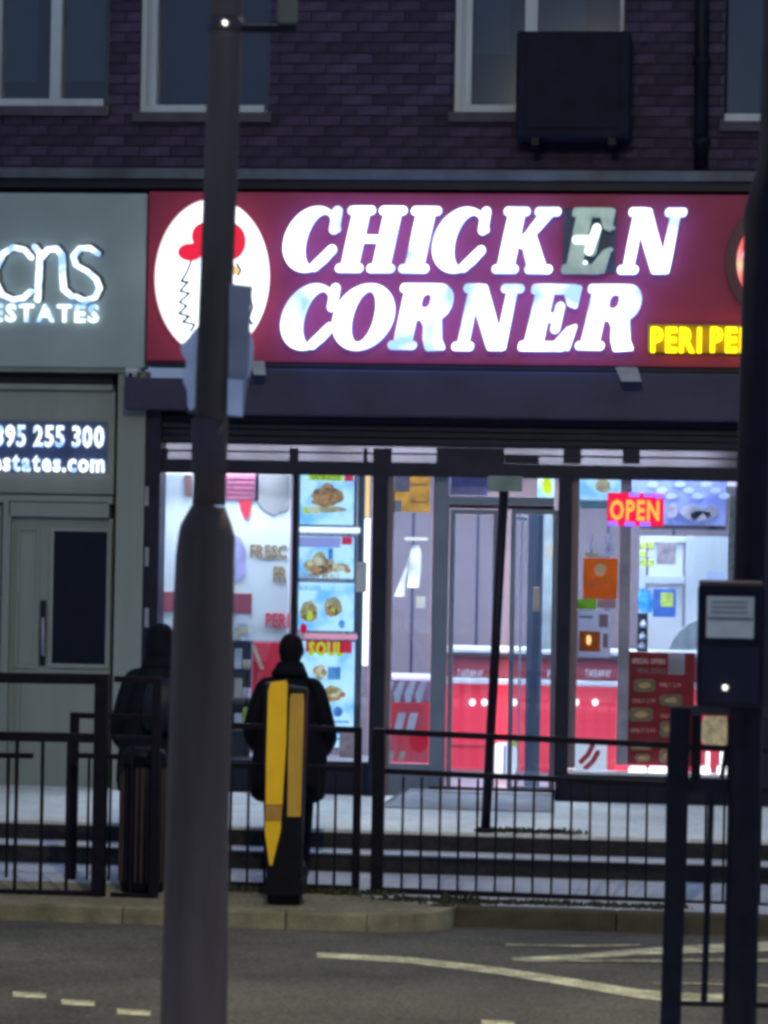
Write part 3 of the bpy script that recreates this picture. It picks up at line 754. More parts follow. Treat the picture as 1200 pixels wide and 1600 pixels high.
# oval emblem
ov = thing('oval_sign', 'illuminated white oval emblem with red comb shape left of the lettering', 'sign', P(333, 540, -.25))
sdf_plate('oval_face', lambda X, Z: d_ell(X, Z, .5, .5, .5, .5), 245, 314, 417, 552, Yf - .10, .06, E_oval, ov, res=60, bev=.008)
sdf_plate('oval_back', lambda X, Z: d_ell(X, Z, .5, .5, .5, .5), 241, 310, 421, 556, Yf - .035, .03, em('oval_glow_back', (1, .55, .6), .55), ov, res=60)
comb = lambda X, Z: np.minimum(np.minimum(d_ell(X, Z, .18, .25, .18, .2), d_ell(X, Z, .38, .62, .18, .3)), np.minimum(d_ell(X, Z, .78, .5, .22, .42), d_box(X, Z, .2, .15, .75, .5, .1)))
sdf_plate('red_comb', comb, 278, 348, 384, 408, Yf - .112, .01, E_redlit, ov, res=50)
M_ink = mat('dark_ink', (0.06, 0.10, 0.18), .5)
def inkline(pts, r, Y=Yf - .108, p=ov): return strokes('ink_line', [pts], r, Y, .006, M_ink, p)
inkline([(300, 404), (292, 425), (283, 440), (294, 440), (281, 455), (296, 458), (280, 472), (292, 478), (279, 490), (296, 494), (285, 503), (304, 507), (298, 517)], 1.6)
inkline([(370, 412), (376, 422), (372, 430)], 1.8)
inkline([(388, 452), (394, 480), (388, 498), (394, 506)], 2)
pix_plate('beak', [(362, 413), (371, 417), (376, 428), (364, 430)], Yf - .108, .006, E_stripy, ov)
# second round emblem, mostly behind the near post
o2 = thing('round_sign', 'dark rimmed round emblem with red lit centre at right end of fascia', 'sign', P(1200, 490, -.25))
sdf_plate('rim', lambda X, Z: d_ell(X, Z, .5, .5, .5, .5), 1134, 318, 1290, 500, Yf - .05, .045, mat('dark_rim', (0.07, 0.02, 0.04), .5), o2, res=50, bev=.005)
sdf_plate('face', lambda X, Z: d_ell(X, Z, .5, .5, .5, .5), 1151, 338, 1274, 480, Yf - .09, .035, em('round_face', (0.95, 0.12, 0.12), 1.0, (0.9, .5, .4), 6), o2, res=50)
for k, (x, y, r_) in enumerate(((1170, 368, 6), (1168, 398, 8), (1160, 414, 6), (1172, 432, 6))):
    sdf_plate('bright_spot', lambda X, Z: np.hypot(X - .5, Z - .5) - .45, x - r_, y - r_, x + r_, y + r_, Yf - .10, .008, [E_strip, em('pink_lit', (.8, .5, 1), 1.5), E_stripy, E_oval][k], o2, res=16)
# small floodlight brackets under the fascia
for nm, x, y in (('right', 982, 584), ('left', 404, 574)):
    f_ = thing('floodlight', 'small unlit grey floodlight under the fascia at its %s side' % nm, 'floodlight', P(x, y + 10, -.4), 'small floodlights under the fascia')
    a = P(x, y, -.42)
    q = MB(); w = .085 if nm == 'right' else .05
    V = [(a.x - w * 1.1, -.42, a.z + .045), (a.x + w * .7, -.42, a.z + .045), (a.x + w * 1.1, -.46, a.z - .055), (a.x - w * .6, -.46, a.z - .055)]
    V += [(x_, y_ + .05, z_) for x_, y_, z_ in V]
    q.add(V, [(3, 2, 1, 0), (4, 5, 6, 7), (0, 1, 5, 4), (1, 2, 6, 5), (2, 3, 7, 6), (3, 0, 4, 7)])
    bevel(q.build('body', mat('flood_grey', (0.30, 0.32, 0.36), .4), f_), .004)
    MB().tube([(a.x, -.36, a.z), (a.x, -.28, a.z + .01)], .01, 8).build('arm', M_black, f_)

# ------------------------------------------------------------------ window display, left
wb = thing('display_board', 'tall white poster board with gold and red lettering in left window', 'poster board', P(420, 1185, .35))
B('board', 247, 741, 452, 1000, .74, .02, M_white, wb)
B('edge_strip', 249, 741, 254, 925, .73, .009, M_pale, wb)
text('FRESC', 391, 851, 448, 871, .725, .008, M_gold, wb, bold=.03, gap=.05)
text('FR', 427, 885, 448, 909, .725, .008, M_gold, wb, bold=.03, gap=.05)
text('PERI', 415, 958, 452, 980, .725, .008, M_redpanel, wb, bold=.03, gap=.05)
B('pink_panel', 348, 741, 399, 780, .725, .012, mat('pink_panel', (0.62, 0.20, 0.33), .5, var=.3, scale=12), wb)
for k in range(4): B('stripe', 348, 748 + k * 8, 396, 750 + k * 8, .722, .003, M_darkred, wb, 0)
pix_plate('red_tag', [(374, 781), (393, 781), (390, 808), (383, 812), (376, 798)], .725, .008, M_redpanel, wb)
pix_plate('grey_sticker', [(405, 741), (452, 741), (452, 792), (440, 800), (428, 806), (415, 798), (404, 788)], .725, .008, mat('putty', (0.40, 0.37, 0.36), .7), wb)
B('bracket', 398, 741, 404, 782, .725, .012, M_navy, wb)
pix_plate('lilac_shape', [(366, 835), (376, 840), (384, 860), (384, 895), (376, 906), (366, 908)], .725, .008, mat('lilac_print', (0.50, 0.42, 0.75), .6), wb)
pix_plate('brown_edge', [(288, 741), (300, 741), (300, 778), (290, 774), (289, 760)], .725, .008, M_brown, wb)
B('red_band', 248, 926, 393, 957, .725, .012, M_darkred, wb)
B('red_base', 394, 1004, 452, 1100, .73, .02, M_redpanel, wb)
pix_plate('cream_line', [(393, 1008), (398, 1008), (412, 1045), (407, 1047)], .715, .006, M_beige, wb)
rk = thing('snack_rack', 'dark snack rack with pale packets low in the left window', 'rack', P(330, 1187, .7))
B('back', 248, 958, 392, 1186, .80, .02, M_navy, rk)
for k, yy in enumerate((1000, 1045, 1090, 1140, 1182)): B('shelf', 248, yy, 392, yy + 4, .70, .1, M_navy, rk)
for k in range(4):
    for x in (252, 366, 379):
        yy = 1000 + (0, 45, 90, 140)[k]
        if x < 300 and k > 1: continue
        o = B('packet', x, yy - random.randint(14, 34), x + 11, yy, .73 + random.uniform(0, .03), .04, [M_beige, M_paper, M_lime, M_pale][(k + x) % 4] if k else M_beige, rk)
B('packet', 370, 962, 388, 976, .73, .04, M_paper, rk); B('packet', 372, 980, 388, 990, .73, .04, M_beige, rk)
# backlit menus
def menu(y0, y1, label):
    t = thing('menu_lightbox', label, 'menu board', P(508, y1, .12), 'backlit menu boxes stacked in the left window')
    B('housing', 463.5, y0 - 2, 556, y1 + 2, .10, .05, M_navy, t)
    B('lit_face', 466, y0, 553, y1, .085, .014, E_menu, t)
    return t
def dish(t, cx, cy, rx, ry, m, nm='dish_picture', Y=.078): return pix_plate(nm, blob(cx, cy, rx, ry), Y, .006, m, t)
def heap(t, cx, cy, rx, ry, mats, n=26, Y=.0775):
    for k in range(n):
        a = random.uniform(0, 6.28); q_ = random.random() ** .5
        dish(t, cx + rx * q_ * math.cos(a), cy + ry * q_ * math.sin(a) * (1 if q_ < .6 else .8), random.uniform(3, 6.5), random.uniform(2.5, 5), mats[k % len(mats)], 'food_piece', Y - .0002 * k)
E_gold = em('gold_piece', (.80, .45, .14), .8, (.5, .2, .05), 30); E_dk = em('dark_piece', (.34, .15, .06), .6); E_cr = em('cream_piece', (.9, .8, .55), .85)
m1 = menu(742, 820, 'topmost backlit menu box showing a heap of golden chicken')
B('title_band', 482, 742, 536, 751, .078, .006, E_lime, m1, 0); B('red_square', 538, 742, 552, 752, .078, .006, E_redlit, m1, 0)
for a in ((500, 775, 13, 12), (512, 768, 12, 14), (524, 776, 14, 11), (508, 784, 20, 8)): dish(m1, *a, E_food)
dish(m1, 510, 796, 32, 5, E_food2, Y=.0805)
heap(m1, 512, 776, 24, 15, [E_gold, E_food, E_food, E_dk]); heap(m1, 490, 797, 18, 3, [E_lime, E_cr], 8)
text('WINGS', 486, 743, 532, 750, .074, .003, em('green_ink', (.15, .35, .02), .5), m1, bold=.02)
m2 = menu(838, 904, 'second backlit menu box showing fried pieces under a lilac heading')
B('heading_band', 466, 839, 532, 855, .078, .006, em('lilac_lit', (.45, .45, .9), .8), m2, 0); B('red_square', 534, 839, 550, 851, .078, .006, E_redlit, m2, 0)
for a in ((486, 884, 12, 10), (499, 876, 12, 15), (510, 888, 14, 9), (530, 886, 15, 7)): dish(m2, *a, E_food2)
dish(m2, 496, 892, 10, 8, E_food, Y=.0765)
heap(m2, 500, 884, 25, 12, [E_gold, E_cr, E_food2, E_dk]); heap(m2, 534, 890, 12, 6, [E_cr, E_gold], 10)
B('blue_cup', 513, 857, 520, 880, .078, .006, E_menublue, m2, 0)
text('COMBO MEALS', 468, 896, 530, 903, .074, .003, E_food, m2, bold=.02, one=True, name='heading')
m3 = menu(910, 986, 'third backlit menu box showing two round buns on pale blue')
for a in ((483, 956, 14, 17), (520, 948, 15, 16)): dish(m3, *a, E_food2)
for a in ((487, 952, 6, 8), (518, 950, 6, 6)): dish(m3, *a, E_food, Y=.072)
for cx_, cy_2 in ((483, 958), (520, 950)): heap(m3, cx_, cy_2 + 4, 11, 6, [E_dk, E_lime, E_gold], 9, .0715)
text('BURGERS', 468, 915, 500, 922, .074, .003, E_menublue, m3, bold=.02, one=True, name='heading')
dish(m3, 474, 982, 6, 8, E_redlit, 'red_mark'); dish(m3, 534, 975, 5, 7, E_menublue, 'blue_mark')
m4 = menu(1002, 1168, 'lowest and tallest backlit menu box behind the standing person')
B('red_heading', 478, 1002, 550, 1020, .078, .006, E_redlit, m4, 0)
text('SOUL', 482, 1003, 536, 1024, .072, .005, E_lime, m4, bold=.05)
dish(m4, 520, 1084, 15, 13, E_food2); dish(m4, 521, 1084, 8, 7, E_food, Y=.072); dish(m4, 500, 1050, 8, 12, E_food2)
heap(m4, 521, 1084, 16, 12, [E_gold, E_food, E_cr], 14, .0712); heap(m4, 500, 1050, 9, 12, [E_gold, E_cr], 10)
B('blue_cup', 512, 1042, 532, 1062, .078, .006, E_menublue, m4, 0); dish(m4, 528, 1112, 7, 8, E_menublue, 'blue_mark')
for x in range(4): B('print_line', 505, 1126 + x * 9, 545, 1129 + x * 9, .078, .006, E_menublue, m4, 0)
def strip(x0, y0, x1, y1, m, label, Y=.07):
    o = B('light_strip', x0, y0, x1, y1, Y, .02, m); tag(o, label, 'light strip', 'light strips in the left window'); return o
strip(465, 824, 562, 832, E_strip, 'horizontal white light strip under the topmost menu box')
strip(476, 991, 558, 998, em('pink_strip', (1, .35, .42), 1.1), 'horizontal pinkish light strip above the lowest menu box')
strip(571, 742, 577, 808, E_stripy, 'short warm yellow light strip at the top of the dark pier', .02)
strip(568, 810, 576, 1040, E_strip, 'long white vertical light strip beside the dark pier', .02)
o = B('paper_notice', 556, 878, 573, 925, -.01, .006, M_paper); tag(o, 'small pale paper notice stuck beside the menu boxes', 'notice')
o = B('dark_side_panel', 556.5, 742, 566, 1180, .1, .03, mat('slate_panel', (.05, .07, .1), .4)); tag(o, 'slim slate coloured panel right of the menu boxes', 'panel')
o = B('paper_notice', 530, 1142, 562, 1184, -.01, .006, mat('pinkish_paper', (.40, .34, .42), .7, var=.3, scale=20)); tag(o, 'dull pinkish notice low in the left window corner', 'notice')
# ------------------------------------------------------------------ doorway and counter
ct = thing('counter', 'long bright red serving counter with pale ledge and dark red upper band', 'counter', P(800, 1225, 1.6))
Yc = 1.6
B('plinth', 596, 1207, 1148, 1226, Yc + .04, .5, M_pale, ct)
B('front', 596, 1073, 1148, 1206, Yc, .55, em('glow_red', (1.0, .055, .10), .85, (.72, .03, .06), 1.6, .35, .6), ct, .01)  # glow added to the counter front to brighten its red
B('ledge', 596, 1063, 1148, 1072, Yc - .05, .6, M_pale, ct, .008)
B('upper_band', 690, 1030, 1148, 1062, Yc + .02, .4, M_darkred, ct)
B('top', 690, 1017, 1148, 1024, Yc - .03, .6, M_pale, ct, .006)
B('top_shade', 690, 1024.5, 1148, 1029.5, Yc + .0, .4, M_lilac, ct)
for x in (705, 845, 905): text('TAKEAWAY' if x != 845 else 'EAT', x + 10, 1046, x + (50 if x != 845 else 30), 1058, Yc + .012, .006, M_pale, ct, bold=.02, shear=.2, one=True, name='band_lettering')
# reflections of round lamps in the red front, drawn as small glowing discs
for x in (738, 757, 803, 900, 930):
    o = sdf_plate('lamp_reflection', lambda X, Z: np.hypot(X - .5, Z - .5) - .45, x - 5, 1092, x + 5, 1103, Yc - .012, .01, em('reflection_spot', (1, .9, .85), 2.0), ct, res=14)
B('joint', 700, 1164, 758, 1168, Yc - .005, .004, mat('joint_red', (.45, .04, .06), .4), ct, 0)
# signs low down behind the door, with a glow added to brighten them
def flat(name, x0, y0, x1, y1, Y, m, label, cat, **kw):
    o = B(name, x0, y0, x1, y1, Y, .012, m, None, .002); tag(o, label, cat); return o
lg = thing('logo_panel', 'white panel with red curved logo low behind the right door leaf', 'panel', P(790, 1220, 1.2))
sdf_plate('panel', lambda X, Z: d_box(X, Z, 0, 0, 1, 1, .3), 768, 1160, 808, 1212, 1.2, .02, em('glow_white_panel', (.85, .88, 1), .8), lg, res=30)
B('yellow_top', 795, 1152, 808, 1166, 1.17, .02, M_lime, lg); B('blue_line', 787, 1165, 790, 1215, 1.18, .012, M_blue, lg, 0)
lg2 = thing('logo_panel', 'white panel with red curved logo low in the right hand window', 'panel', P(915, 1207, .3))
B('panel', 888, 1156, 948, 1206, .3, .02, MATS['glow_white_panel'], lg2)
strokes('red_logo', [[(908, 1190), (918, 1180), (926, 1165), (922, 1158)], [(915, 1200), (926, 1190), (934, 1176)]], 4, .285, .01, M_redpanel, lg2)
# striped red and white display low behind the sidelight
dsb = thing('striped_display', 'low red display with slanting white stripes behind the narrow side window', 'display', P(640, 1192, .7))
B('body', 590, 1098, 674, 1190, .72, .2, em('display_red', (.75, .06, .09), .5, (.4, .1, .16), 5), dsb)
B('upper', 590, 1062, 674, 1097, .74, .2, mat('mauve_panel', (.35, .2, .3), .6), dsb)
for k, x in enumerate((600, 617, 634, 651)): pix_plate('stripe', [(x, 1098), (x - 2, 1084), (x + 7, 1065), (x + 15, 1065), (x + 7, 1097)], .70, .01, M_paper, dsb)
for k, x in enumerate((614, 633)): pix_plate('stripe', [(x, 1148), (x + 8, 1114), (x + 20, 1114), (x + 12, 1148)], .70, .01, M_paper, dsb)
for k, x in enumerate((605, 622)): pix_plate('stripe', [(x, 1188), (x + 3, 1174), (x + 11, 1174), (x + 8, 1188)], .70, .01, M_beige, dsb)
dish_ = pix_plate('red_disc', blob(655, 1158, 15, 18, 16, .04), .69, .01, em('red_soft', (.8, .02, .05), .3), dsb)
# posters round the doorway
Tb = trans(M_beige, 'thin_beige'); To = trans(M_orange, 'thin_orange'); Tp = trans(M_paper, 'thin_white'); Tr = trans(M_darkred, 'thin_dark_red', .6); Tg = trans(M_green, 'thin_green')
yp = thing('yellow_poster', 'yellow and pink poster at the top of the narrow side window', 'poster', P(646, 801, .12))
B('sheet', 613, 743, 681 - 9, 800, .10, .008, trans(mat('mustard_sheet', (.78, .52, .14), .6, var=.35, scale=14), 'thin_mustard'), yp)
B('pink_part', 615, 744, 640, 768, .095, .004, mat('pinkish_sheet', (.60, .45, .55), .6, var=.25, scale=14), yp, 0)
B('white_part', 613, 782, 627, 800, .095, .004, M_white, yp, 0); B('print_line', 640, 783, 668, 786, .095, .004, M_gold, yp, 0); B('print_line', 640, 756, 668, 759, .095, .004, M_gold, yp, 0)
wj = thing('white_coat', 'pale coat hanging on a rail seen through the narrow side window', 'coat', P(645, 920, 1.2))
cloth = mat('pale_cloth', (.58, .56, .50), .8, var=.2, scale=8, bump=.6, bscale=8)
def drape(name, rows, Y, m, p):
    V = []; n = 12
    for (xa, xb, y, t) in rows:
        a, b = P(xa, y, Y), P(xb, y, Y)
        for j in range(n):
            an = 2 * math.pi * j / n; V.append(((a.x + b.x) / 2 + (b.x - a.x) / 2 * math.cos(an), Y + t * math.sin(an) * (1 + .3 * math.cos(5 * an)), (a.z + b.z) / 2))
    k = len(rows); Fc = [(i * n + j, i * n + (j + 1) % n, (i + 1) * n + (j + 1) % n, (i + 1) * n + j) for i in range(k - 1) for j in range(n)] + [tuple(range(n)), tuple(range((k - 1) * n, k * n))[::-1]]
    return mesh(name, V, Fc, m, p, True)
drape('body', [(645, 655, 852, .02), (641, 658, 862, .05), (638, 658, 890, .07), (636, 654, 918, .07)], 1.2, cloth, wj)
drape('sleeve', [(642, 648, 862, .03), (630, 640, 895, .04), (616, 634, 932, .04)], 1.24, cloth, wj)
B('rail', 632, 840, 668, 845, 1.25, .02, M_beige, wj)
for i, (x0, y0, x1, y1, Y, m, lb) in enumerate((
        (650, 932, 664, 950, 1.1, M_beige, 'small cream carton on a shelf below the hanging coat'),)):
    flat('carton', x0, y0, x1, y1, Y, m, lb, 'carton')
flat('wall_print', 700, 745, 762, 774, .12, mat('blue_lilac_print', (.28, .30, .68), .6, var=.3, scale=7), 'blue lilac printed panel in the glass above the door', 'poster')
cb = thing('small_lightbox', 'small pale blue lightbox with yellow burst above the door', 'lightbox', P(860, 780, .1))
B('face', 840, 744, 866, 780, .09, .02, E_menu, cb); dish(cb, 855, 760, 8, 13, E_lime, 'burst', .075)
flat('door_cupboard', 848, 803, 866, 1015, 1.0, mat('pale_green_grey', (.42, .48, .50), .5), 'pale green grey cupboard behind the right door leaf', 'cupboard')
flat('cream_plate', 851, 849, 864, 872, .9, M_beige, 'small cream plate high on the pale cupboard', 'plate')
# ------------------------------------------------------------------ right window
op = thing('open_sign', 'glowing red OPEN sign with blue lights hanging in right window', 'sign', P(992, 824, 0))
B('panel', 949, 770, 1037, 822, -.0, .03, E_openbg, op, .006)
text('OPEN', 953, 781, 1030, 812, -.02, .012, E_opentx, op, bold=.03, gap=.12)
for x, y in ((957, 818), (984, 819), (1008, 819), (991, 773), (1014, 773), (1032, 775)):
    B('blue_light', x - 8, y - 3.5, x + 8, y + 3.5, -.018, .012, E_blueled, op, .003)
cy_ = thing('cyan_lightbox', 'pale cyan lightbox with food picture at top of right window', 'lightbox', P(938, 780, .1))
B('face', 905, 744, 972, 781, .10, .02, E_menu, cy_); dish(cy_, 942, 759, 12, 11, E_food2, Y=.09)
B('tab', 906, 782, 960, 795, .10, .015, mat('teal_tab', (.25, .50, .58), .5), cy_)
sb = thing('blue_board', 'violet blue printed board behind the OPEN sign', 'board', P(1085, 822, .5))
B('board', 985, 742, 1134, 820, .5, .03, E_skyboard, sb)
for a in ((1080, 800, 18, 12), (1050, 798, 10, 12), (1110, 800, 12, 9), (1095, 806, 16, 9)): dish(sb, *a, mat('greyish_food', (.45, .42, .55), .6, var=.4, scale=12), Y=.485)
for k in range(9): dish(sb, 1020 + k * 14, 757 + (k % 3) * 9, 9, 5, em('pale_violet', (.5, .58, .95), .8), 'cloud_print', .488)
B('bottom_edge', 1000, 821, 1134, 827, .49, .04, M_purple, sb)
flat('tube_lamp', 1136, 747, 1158, 760, .3, em('pinkish_tube', (.85, .75, 1), 1.3), 'short bright tube lamp at top right corner of window', 'lamp')
flat('patterned_panel', 1138, 775, 1156, 912, .12, mat('beige_pattern', (.42, .37, .33), .7, var=.5, scale=25), 'narrow beige patterned panel at the right window edge', 'panel')
hd = thing('window_decal', 'white curly decal above the orange poster', 'decal', P(940, 872, .03))
strokes('squiggle', [[(926, 838), (922, 850), (924, 862)], [(950, 836), (946, 852), (938, 864), (950, 868), (958, 858), (952, 846)]], 2.6, .03, .006, Tp, hd)
strokes('base_stroke', [[(917, 866), (934, 868)]], 3, .03, .006, Tb, hd)
og = thing('orange_poster', 'orange poster with pale round logo and two text lines', 'poster', P(938, 936, .03))
B('sheet', 911, 872, 965, 936, .03, .008, To, og)
dish(og, 938, 890, 9, 11, mat('pale_peach', (.80, .55, .35), .6), 'logo', .022)
text('JUST', 920, 905, 956, 911, .022, .004, Tb, og, one=True, name='text_line'); text('EAT', 920, 914, 950, 919, .022, .004, Tb, og, one=True, name='text_line')
gn = flat('green_sticker', 901, 936, 932, 952, .03, Tg, 'green sticker below the orange poster', 'sticker')
pk = flat('pink_sticker', 934, 937, 962, 950, .03, mat('dull_pink', (.42, .25, .32), .6), 'dull pink sticker right of the green sticker', 'sticker')
wp = thing('white_poster', 'white poster with orange square logo and grey print', 'poster', P(926, 1027, .03))
B('sheet', 897, 955, 954, 1027, .03, .008, Tp, wp)
B('orange_square', 905, 986, 938, 1018, .022, .006, To, wp); dish(wp, 920, 1000, 4, 8, E_stripy, 'flame_logo', .016)
B('blue_corner', 905, 962, 926, 966, .022, .006, M_steel, wp, 0); B('grey_block', 936, 960, 950, 980, .022, .006, M_lilac, wp, 0); B('grey_block', 942, 990, 950, 1012, .022, .006, M_lilac, wp, 0)
# things on the far wall and in the serving area
kd = thing('kitchen_door', 'white inner door with glazed upper half behind the counter', 'door', P(1040, 1015, 2.6))
frame('door_frame', 998, 838, 1080, 1060, .05, 2.6, .06, M_wframe, kd)
B('leaf', 1012, 850, 1066, 1060, 2.63, .03, M_whitewall, kd)
B('rail', 1008, 900, 1070, 912, 2.58, .03, M_wframe, kd)
wp2 = flat('inner_wall_panel', 1072, 838, 1136, 1060, 2.3, M_whitewall, 'plain white wall panel right of the inner door', 'panel')
cr = thing('crisp_packets', 'bright lime green snack packets beside the inner door', 'packets', P(1010, 885, 1.4))
for k in range(6):
    x, y = 1000 + (k % 2) * 12, 846 + (k // 2) * 14
    o = B('packet', x, y, x + 10, y + 12, 1.4 + random.uniform(0, .05), .04, M_lime if k != 3 else M_paper, cr, .008)
flat('wall_picture', 1026, 848, 1056, 882, 2.0, mat('mauve_picture', (.40, .33, .36), .6, var=.5, scale=14), 'mauve and grey picture on the inner door', 'picture')
bg_ = thing('blue_bag', 'crumpled bright blue bag left of the blue poster', 'bag', P(1008, 955, 1.4))
drape('bag', [(1000, 1012, 920, .02), (997, 1019, 928, .05), (996, 1021, 945, .06), (1000, 1018, 957, .04)], 1.4, M_sky, bg_)
bp_ = thing('blue_poster', 'dark blue poster with yellow green square on the inner door', 'poster', P(1038, 965, 1.95))
B('sheet', 1020, 920, 1056, 964, 1.95, .01, M_blue, bp_); B('yellow_green_square', 1032, 926, 1052, 948, 1.94, .006, M_lime, bp_)
for i, (x, y) in enumerate(((1005, 968), (1004, 986), (1003, 1001))):
    t = thing('sauce_bottle', ['topmost', 'middle', 'lowest'][i] + ' of three small pale bottles on the rack under the blue bag', 'bottle', P(x, y + 13, 1.4), 'small bottles on the rack')
    a = P(x, y + 13, 1.4)
    MB().tube([a, a + Vector((0, 0, .035)), a + Vector((0, 0, .05)), a + Vector((0, 0, .06))], [.024, .024, .012, .012], 12).build('bottle_body', M_paper, t, True)
    MB().tube([a + Vector((0, 0, .0605)), a + Vector((0, 0, .072))], .014, 12).build('cap', M_black, t, True)
rks = thing('bottle_rack', 'narrow dark rack holding the three pale bottles', 'rack', P(1004, 1018, 1.42))
B('back', 996, 958, 1012, 1018, 1.45, .02, M_navy, rks)
for y in (981, 999, 1014.4): B('shelf', 996, y, 1012, y + 1.6, 1.36, .09, M_navy, rks, 0)
flat('white_box', 1104, 892, 1132, 911, 1.2, mat('bluish_white', (.5, .6, .85), .5), 'small bluish white box on the wall by the right edge', 'box')
gc = thing('curved_hood', 'grey curved glass hood on the counter by the right edge', 'hood', P(1070, 1015, 1.1))
pix_plate('hood', [(1045, 1015), (1052, 1000), (1062, 986), (1076, 975), (1090, 968), (1090, 1015)], 1.1, .4, mat('grey_hood', (.34, .38, .43), .3), gc)
pg = thing('price_poster', 'dark red price list poster with cream food pictures in right window', 'poster', P(1025, 1196, .02))
B('sheet', 971, 1019, 1084, 1196, .02, .01, Tr, pg)
for k, (x0, y0, x1, y1) in enumerate(((990, 1061, 1024, 1081), (1031, 1085, 1066, 1103), (983, 1106, 1020, 1127), (1031, 1127, 1060, 1152), (984, 1163, 1020, 1172), (1030, 1170, 1060, 1192), (992, 1178, 1016, 1190))):
    pix_plate('food_picture', [(x0 + 4, y0), (x1 - 4, y0), (x1, y0 + 4), (x1, y1 - 4), (x1 - 4, y1), (x0 + 4, y1), (x0, y1 - 4), (x0, y0 + 4)], .008, .008, Tb, pg)
    pix_plate('food_shape', blob((x0 + x1) / 2, (y0 + y1) / 2, (x1 - x0) * .3, (y1 - y0) * .25), .003, .005, M_gold, pg)
text('SPECIAL OFFERS', 988, 1029, 1040, 1037, .008, .008, mat('pinkish_print', (.62, .45, .5), .6), pg, one=True, name='heading')
text('MEAL DEALS', 996, 1044, 1040, 1052, .008, .008, M_lilac, pg, one=True, name='heading')
for (x0, y0, x1) in ((1030, 1067, 1064), (988, 1092, 1024), (1032, 1116, 1058), (985, 1138, 1024), (1030, 1160, 1060)):
    text('ONLY 2.99', x0, y0, x1, y0 + 6, .008, .006, mat('salmon_print', (.60, .28, .25), .6), pg, one=True, name='price_line')
wl = flat('white_notice', 1044, 1022, 1070, 1054, .0, Tp, 'small white notice taped on the red price poster', 'notice')
for x0, x1, lb in ((982, 1010, 'left of two small glowing light patches on the window sill'), (1013, 1044, 'second of two small glowing light patches on the window sill'), (1089, 1110, 'glowing light patch on the sill seen below the near button box, left one'), (1120, 1140, 'glowing light patch on the sill seen below the near button box, right one')):
    o = sdf_plate('sill_light_patch', lambda X, Z: d_box(X, Z, 0, .35, 1, .65, .14), x0, 1198, x1, 1210, -.06, .03, em('sill_lit', (.95, .95, 1), 2.2), None, box=(0, 0, 1, 1), res=40); tag(o, lb, 'lamp', 'glowing light patches on the right window sill')  # patches of white light drawn as small glowing plates
dc = thing('round_sticker', 'cream round sticker on the right window seen through the near railing', 'sticker', P(1116, 1172, 0))
pix_plate('disc', [(1101, 1119), (1134, 1119), (1138, 1130), (1140, 1158), (1126, 1172), (1108, 1170), (1094, 1156), (1091, 1140), (1098, 1128)], -.13, .01, trans(mat('cream_disc', (.85, .74, .50), .6, var=.3, scale=16), 'thin_cream', .5), dc)
for x in (1106, 1128): B('leg_stroke', x - 3, 1175, x + 3, 1196, -.13, .01, E_strip, dc, .002)

# ------------------------------------------------------------------ railings, posts, bin, bollard
def bar_mesh(w, h, m, nm='bar'):
    me = bpy.data.meshes.new(nm); me.from_pydata(boxv((-w / 2, -w / 2, 0), (w / 2, w / 2, h)), [], BF); me.materials.append(m); return me
def inst(me, name, loc, parent):
    o = bpy.data.objects.new(name, me); link(o, parent); o.location = Vector(loc) - ORG[parent.name]; return o
def member(name, a, b, w, h, d, parent, m=None):
    """sloping rail from a to b (world points of its upper edge)"""
    a, b = Vector(a), Vector(b); n = Vector((0, 1, 0))
    V = [a + Vector((0, -d / 2, -h)), b + Vector((0, -d / 2, -h)), b + Vector((0, d / 2, -h)), a + Vector((0, d / 2, -h)),
         a + Vector((0, -d / 2, 0)), b + Vector((0, -d / 2, 0)), b + Vector((0, d / 2, 0)), a + Vector((0, d / 2, 0))]
    return bevel(mesh(name, V, BF, m or M_fence, parent), .004)
def panel(t, Y, x0, x1, ytop0, ytop1, ymid0, ymid1, ybot0, ybot1, pitch, bw, post_w=.055, posts=(1, 1), pb=None, rail=.035, m=None, bottom=.05):
    """guardrail panel between photograph columns x0 and x1 at depth Y; ground follows the pavement"""
    a, b = P(x0, ytop0, Y), P(x1, ytop1, Y); c, d = P(x0, ymid0, Y), P(x1, ymid1, Y); e_, f_ = P(x0, ybot0, Y), P(x1, ybot1, Y)
    gz = ZP + .002
    if posts[0]: bevel(MB().box((a.x - post_w / 2, Y - post_w / 2, gz), (a.x + post_w / 2, Y + post_w / 2, a.z)).build('post', M_fence, t), .004)
    if posts[1]: bevel(MB().box((b.x - post_w / 2, Y - post_w / 2, gz), (b.x + post_w / 2, Y + post_w / 2, b.z)).build('post', M_fence, t), .004)
    s = post_w / 2 + .001
    xa, xb = a.x + s, b.x - s
    def at(p, q, x): return p + (q - p) * ((x - p.x) / (q.x - p.x))
    for nm, p, q, h in (('top_rail', a, b, rail), ('middle_rail', c, d, rail * .9), ('bottom_rail', e_, f_, bottom)):
        member(nm, at(p, q, xa), at(p, q, xb), 0, h, .03, t)
    n = max(1, round((xb - xa) / pitch)); h = (c.z + d.z) / 2 - (e_.z + f_.z) / 2 + .0
    me = bar_mesh(bw, h - rail * .9 - .002, M_fence)
    for k in range(1, n):
        x = xa + (xb - xa) * k / n
        inst(me, 'bar', (x, Y, at(e_, f_, x).z + .001), t)
YF = -3.83
gr = thing('guardrail', 'black pedestrian guardrail panel right of the open gap, before the shop door', 'railing', P(820, 1400, YF), 'black guardrail panels along the far kerb')
panel(gr, YF, 593, 1052, 1138, 1160, 1200, 1222, 1386, 1404, .106, .014, post_w=.07)
gr2 = thing('guardrail', 'black pedestrian guardrail panel behind the yellow bollard', 'railing', P(460, 1400, YF), 'black guardrail panels along the far kerb')
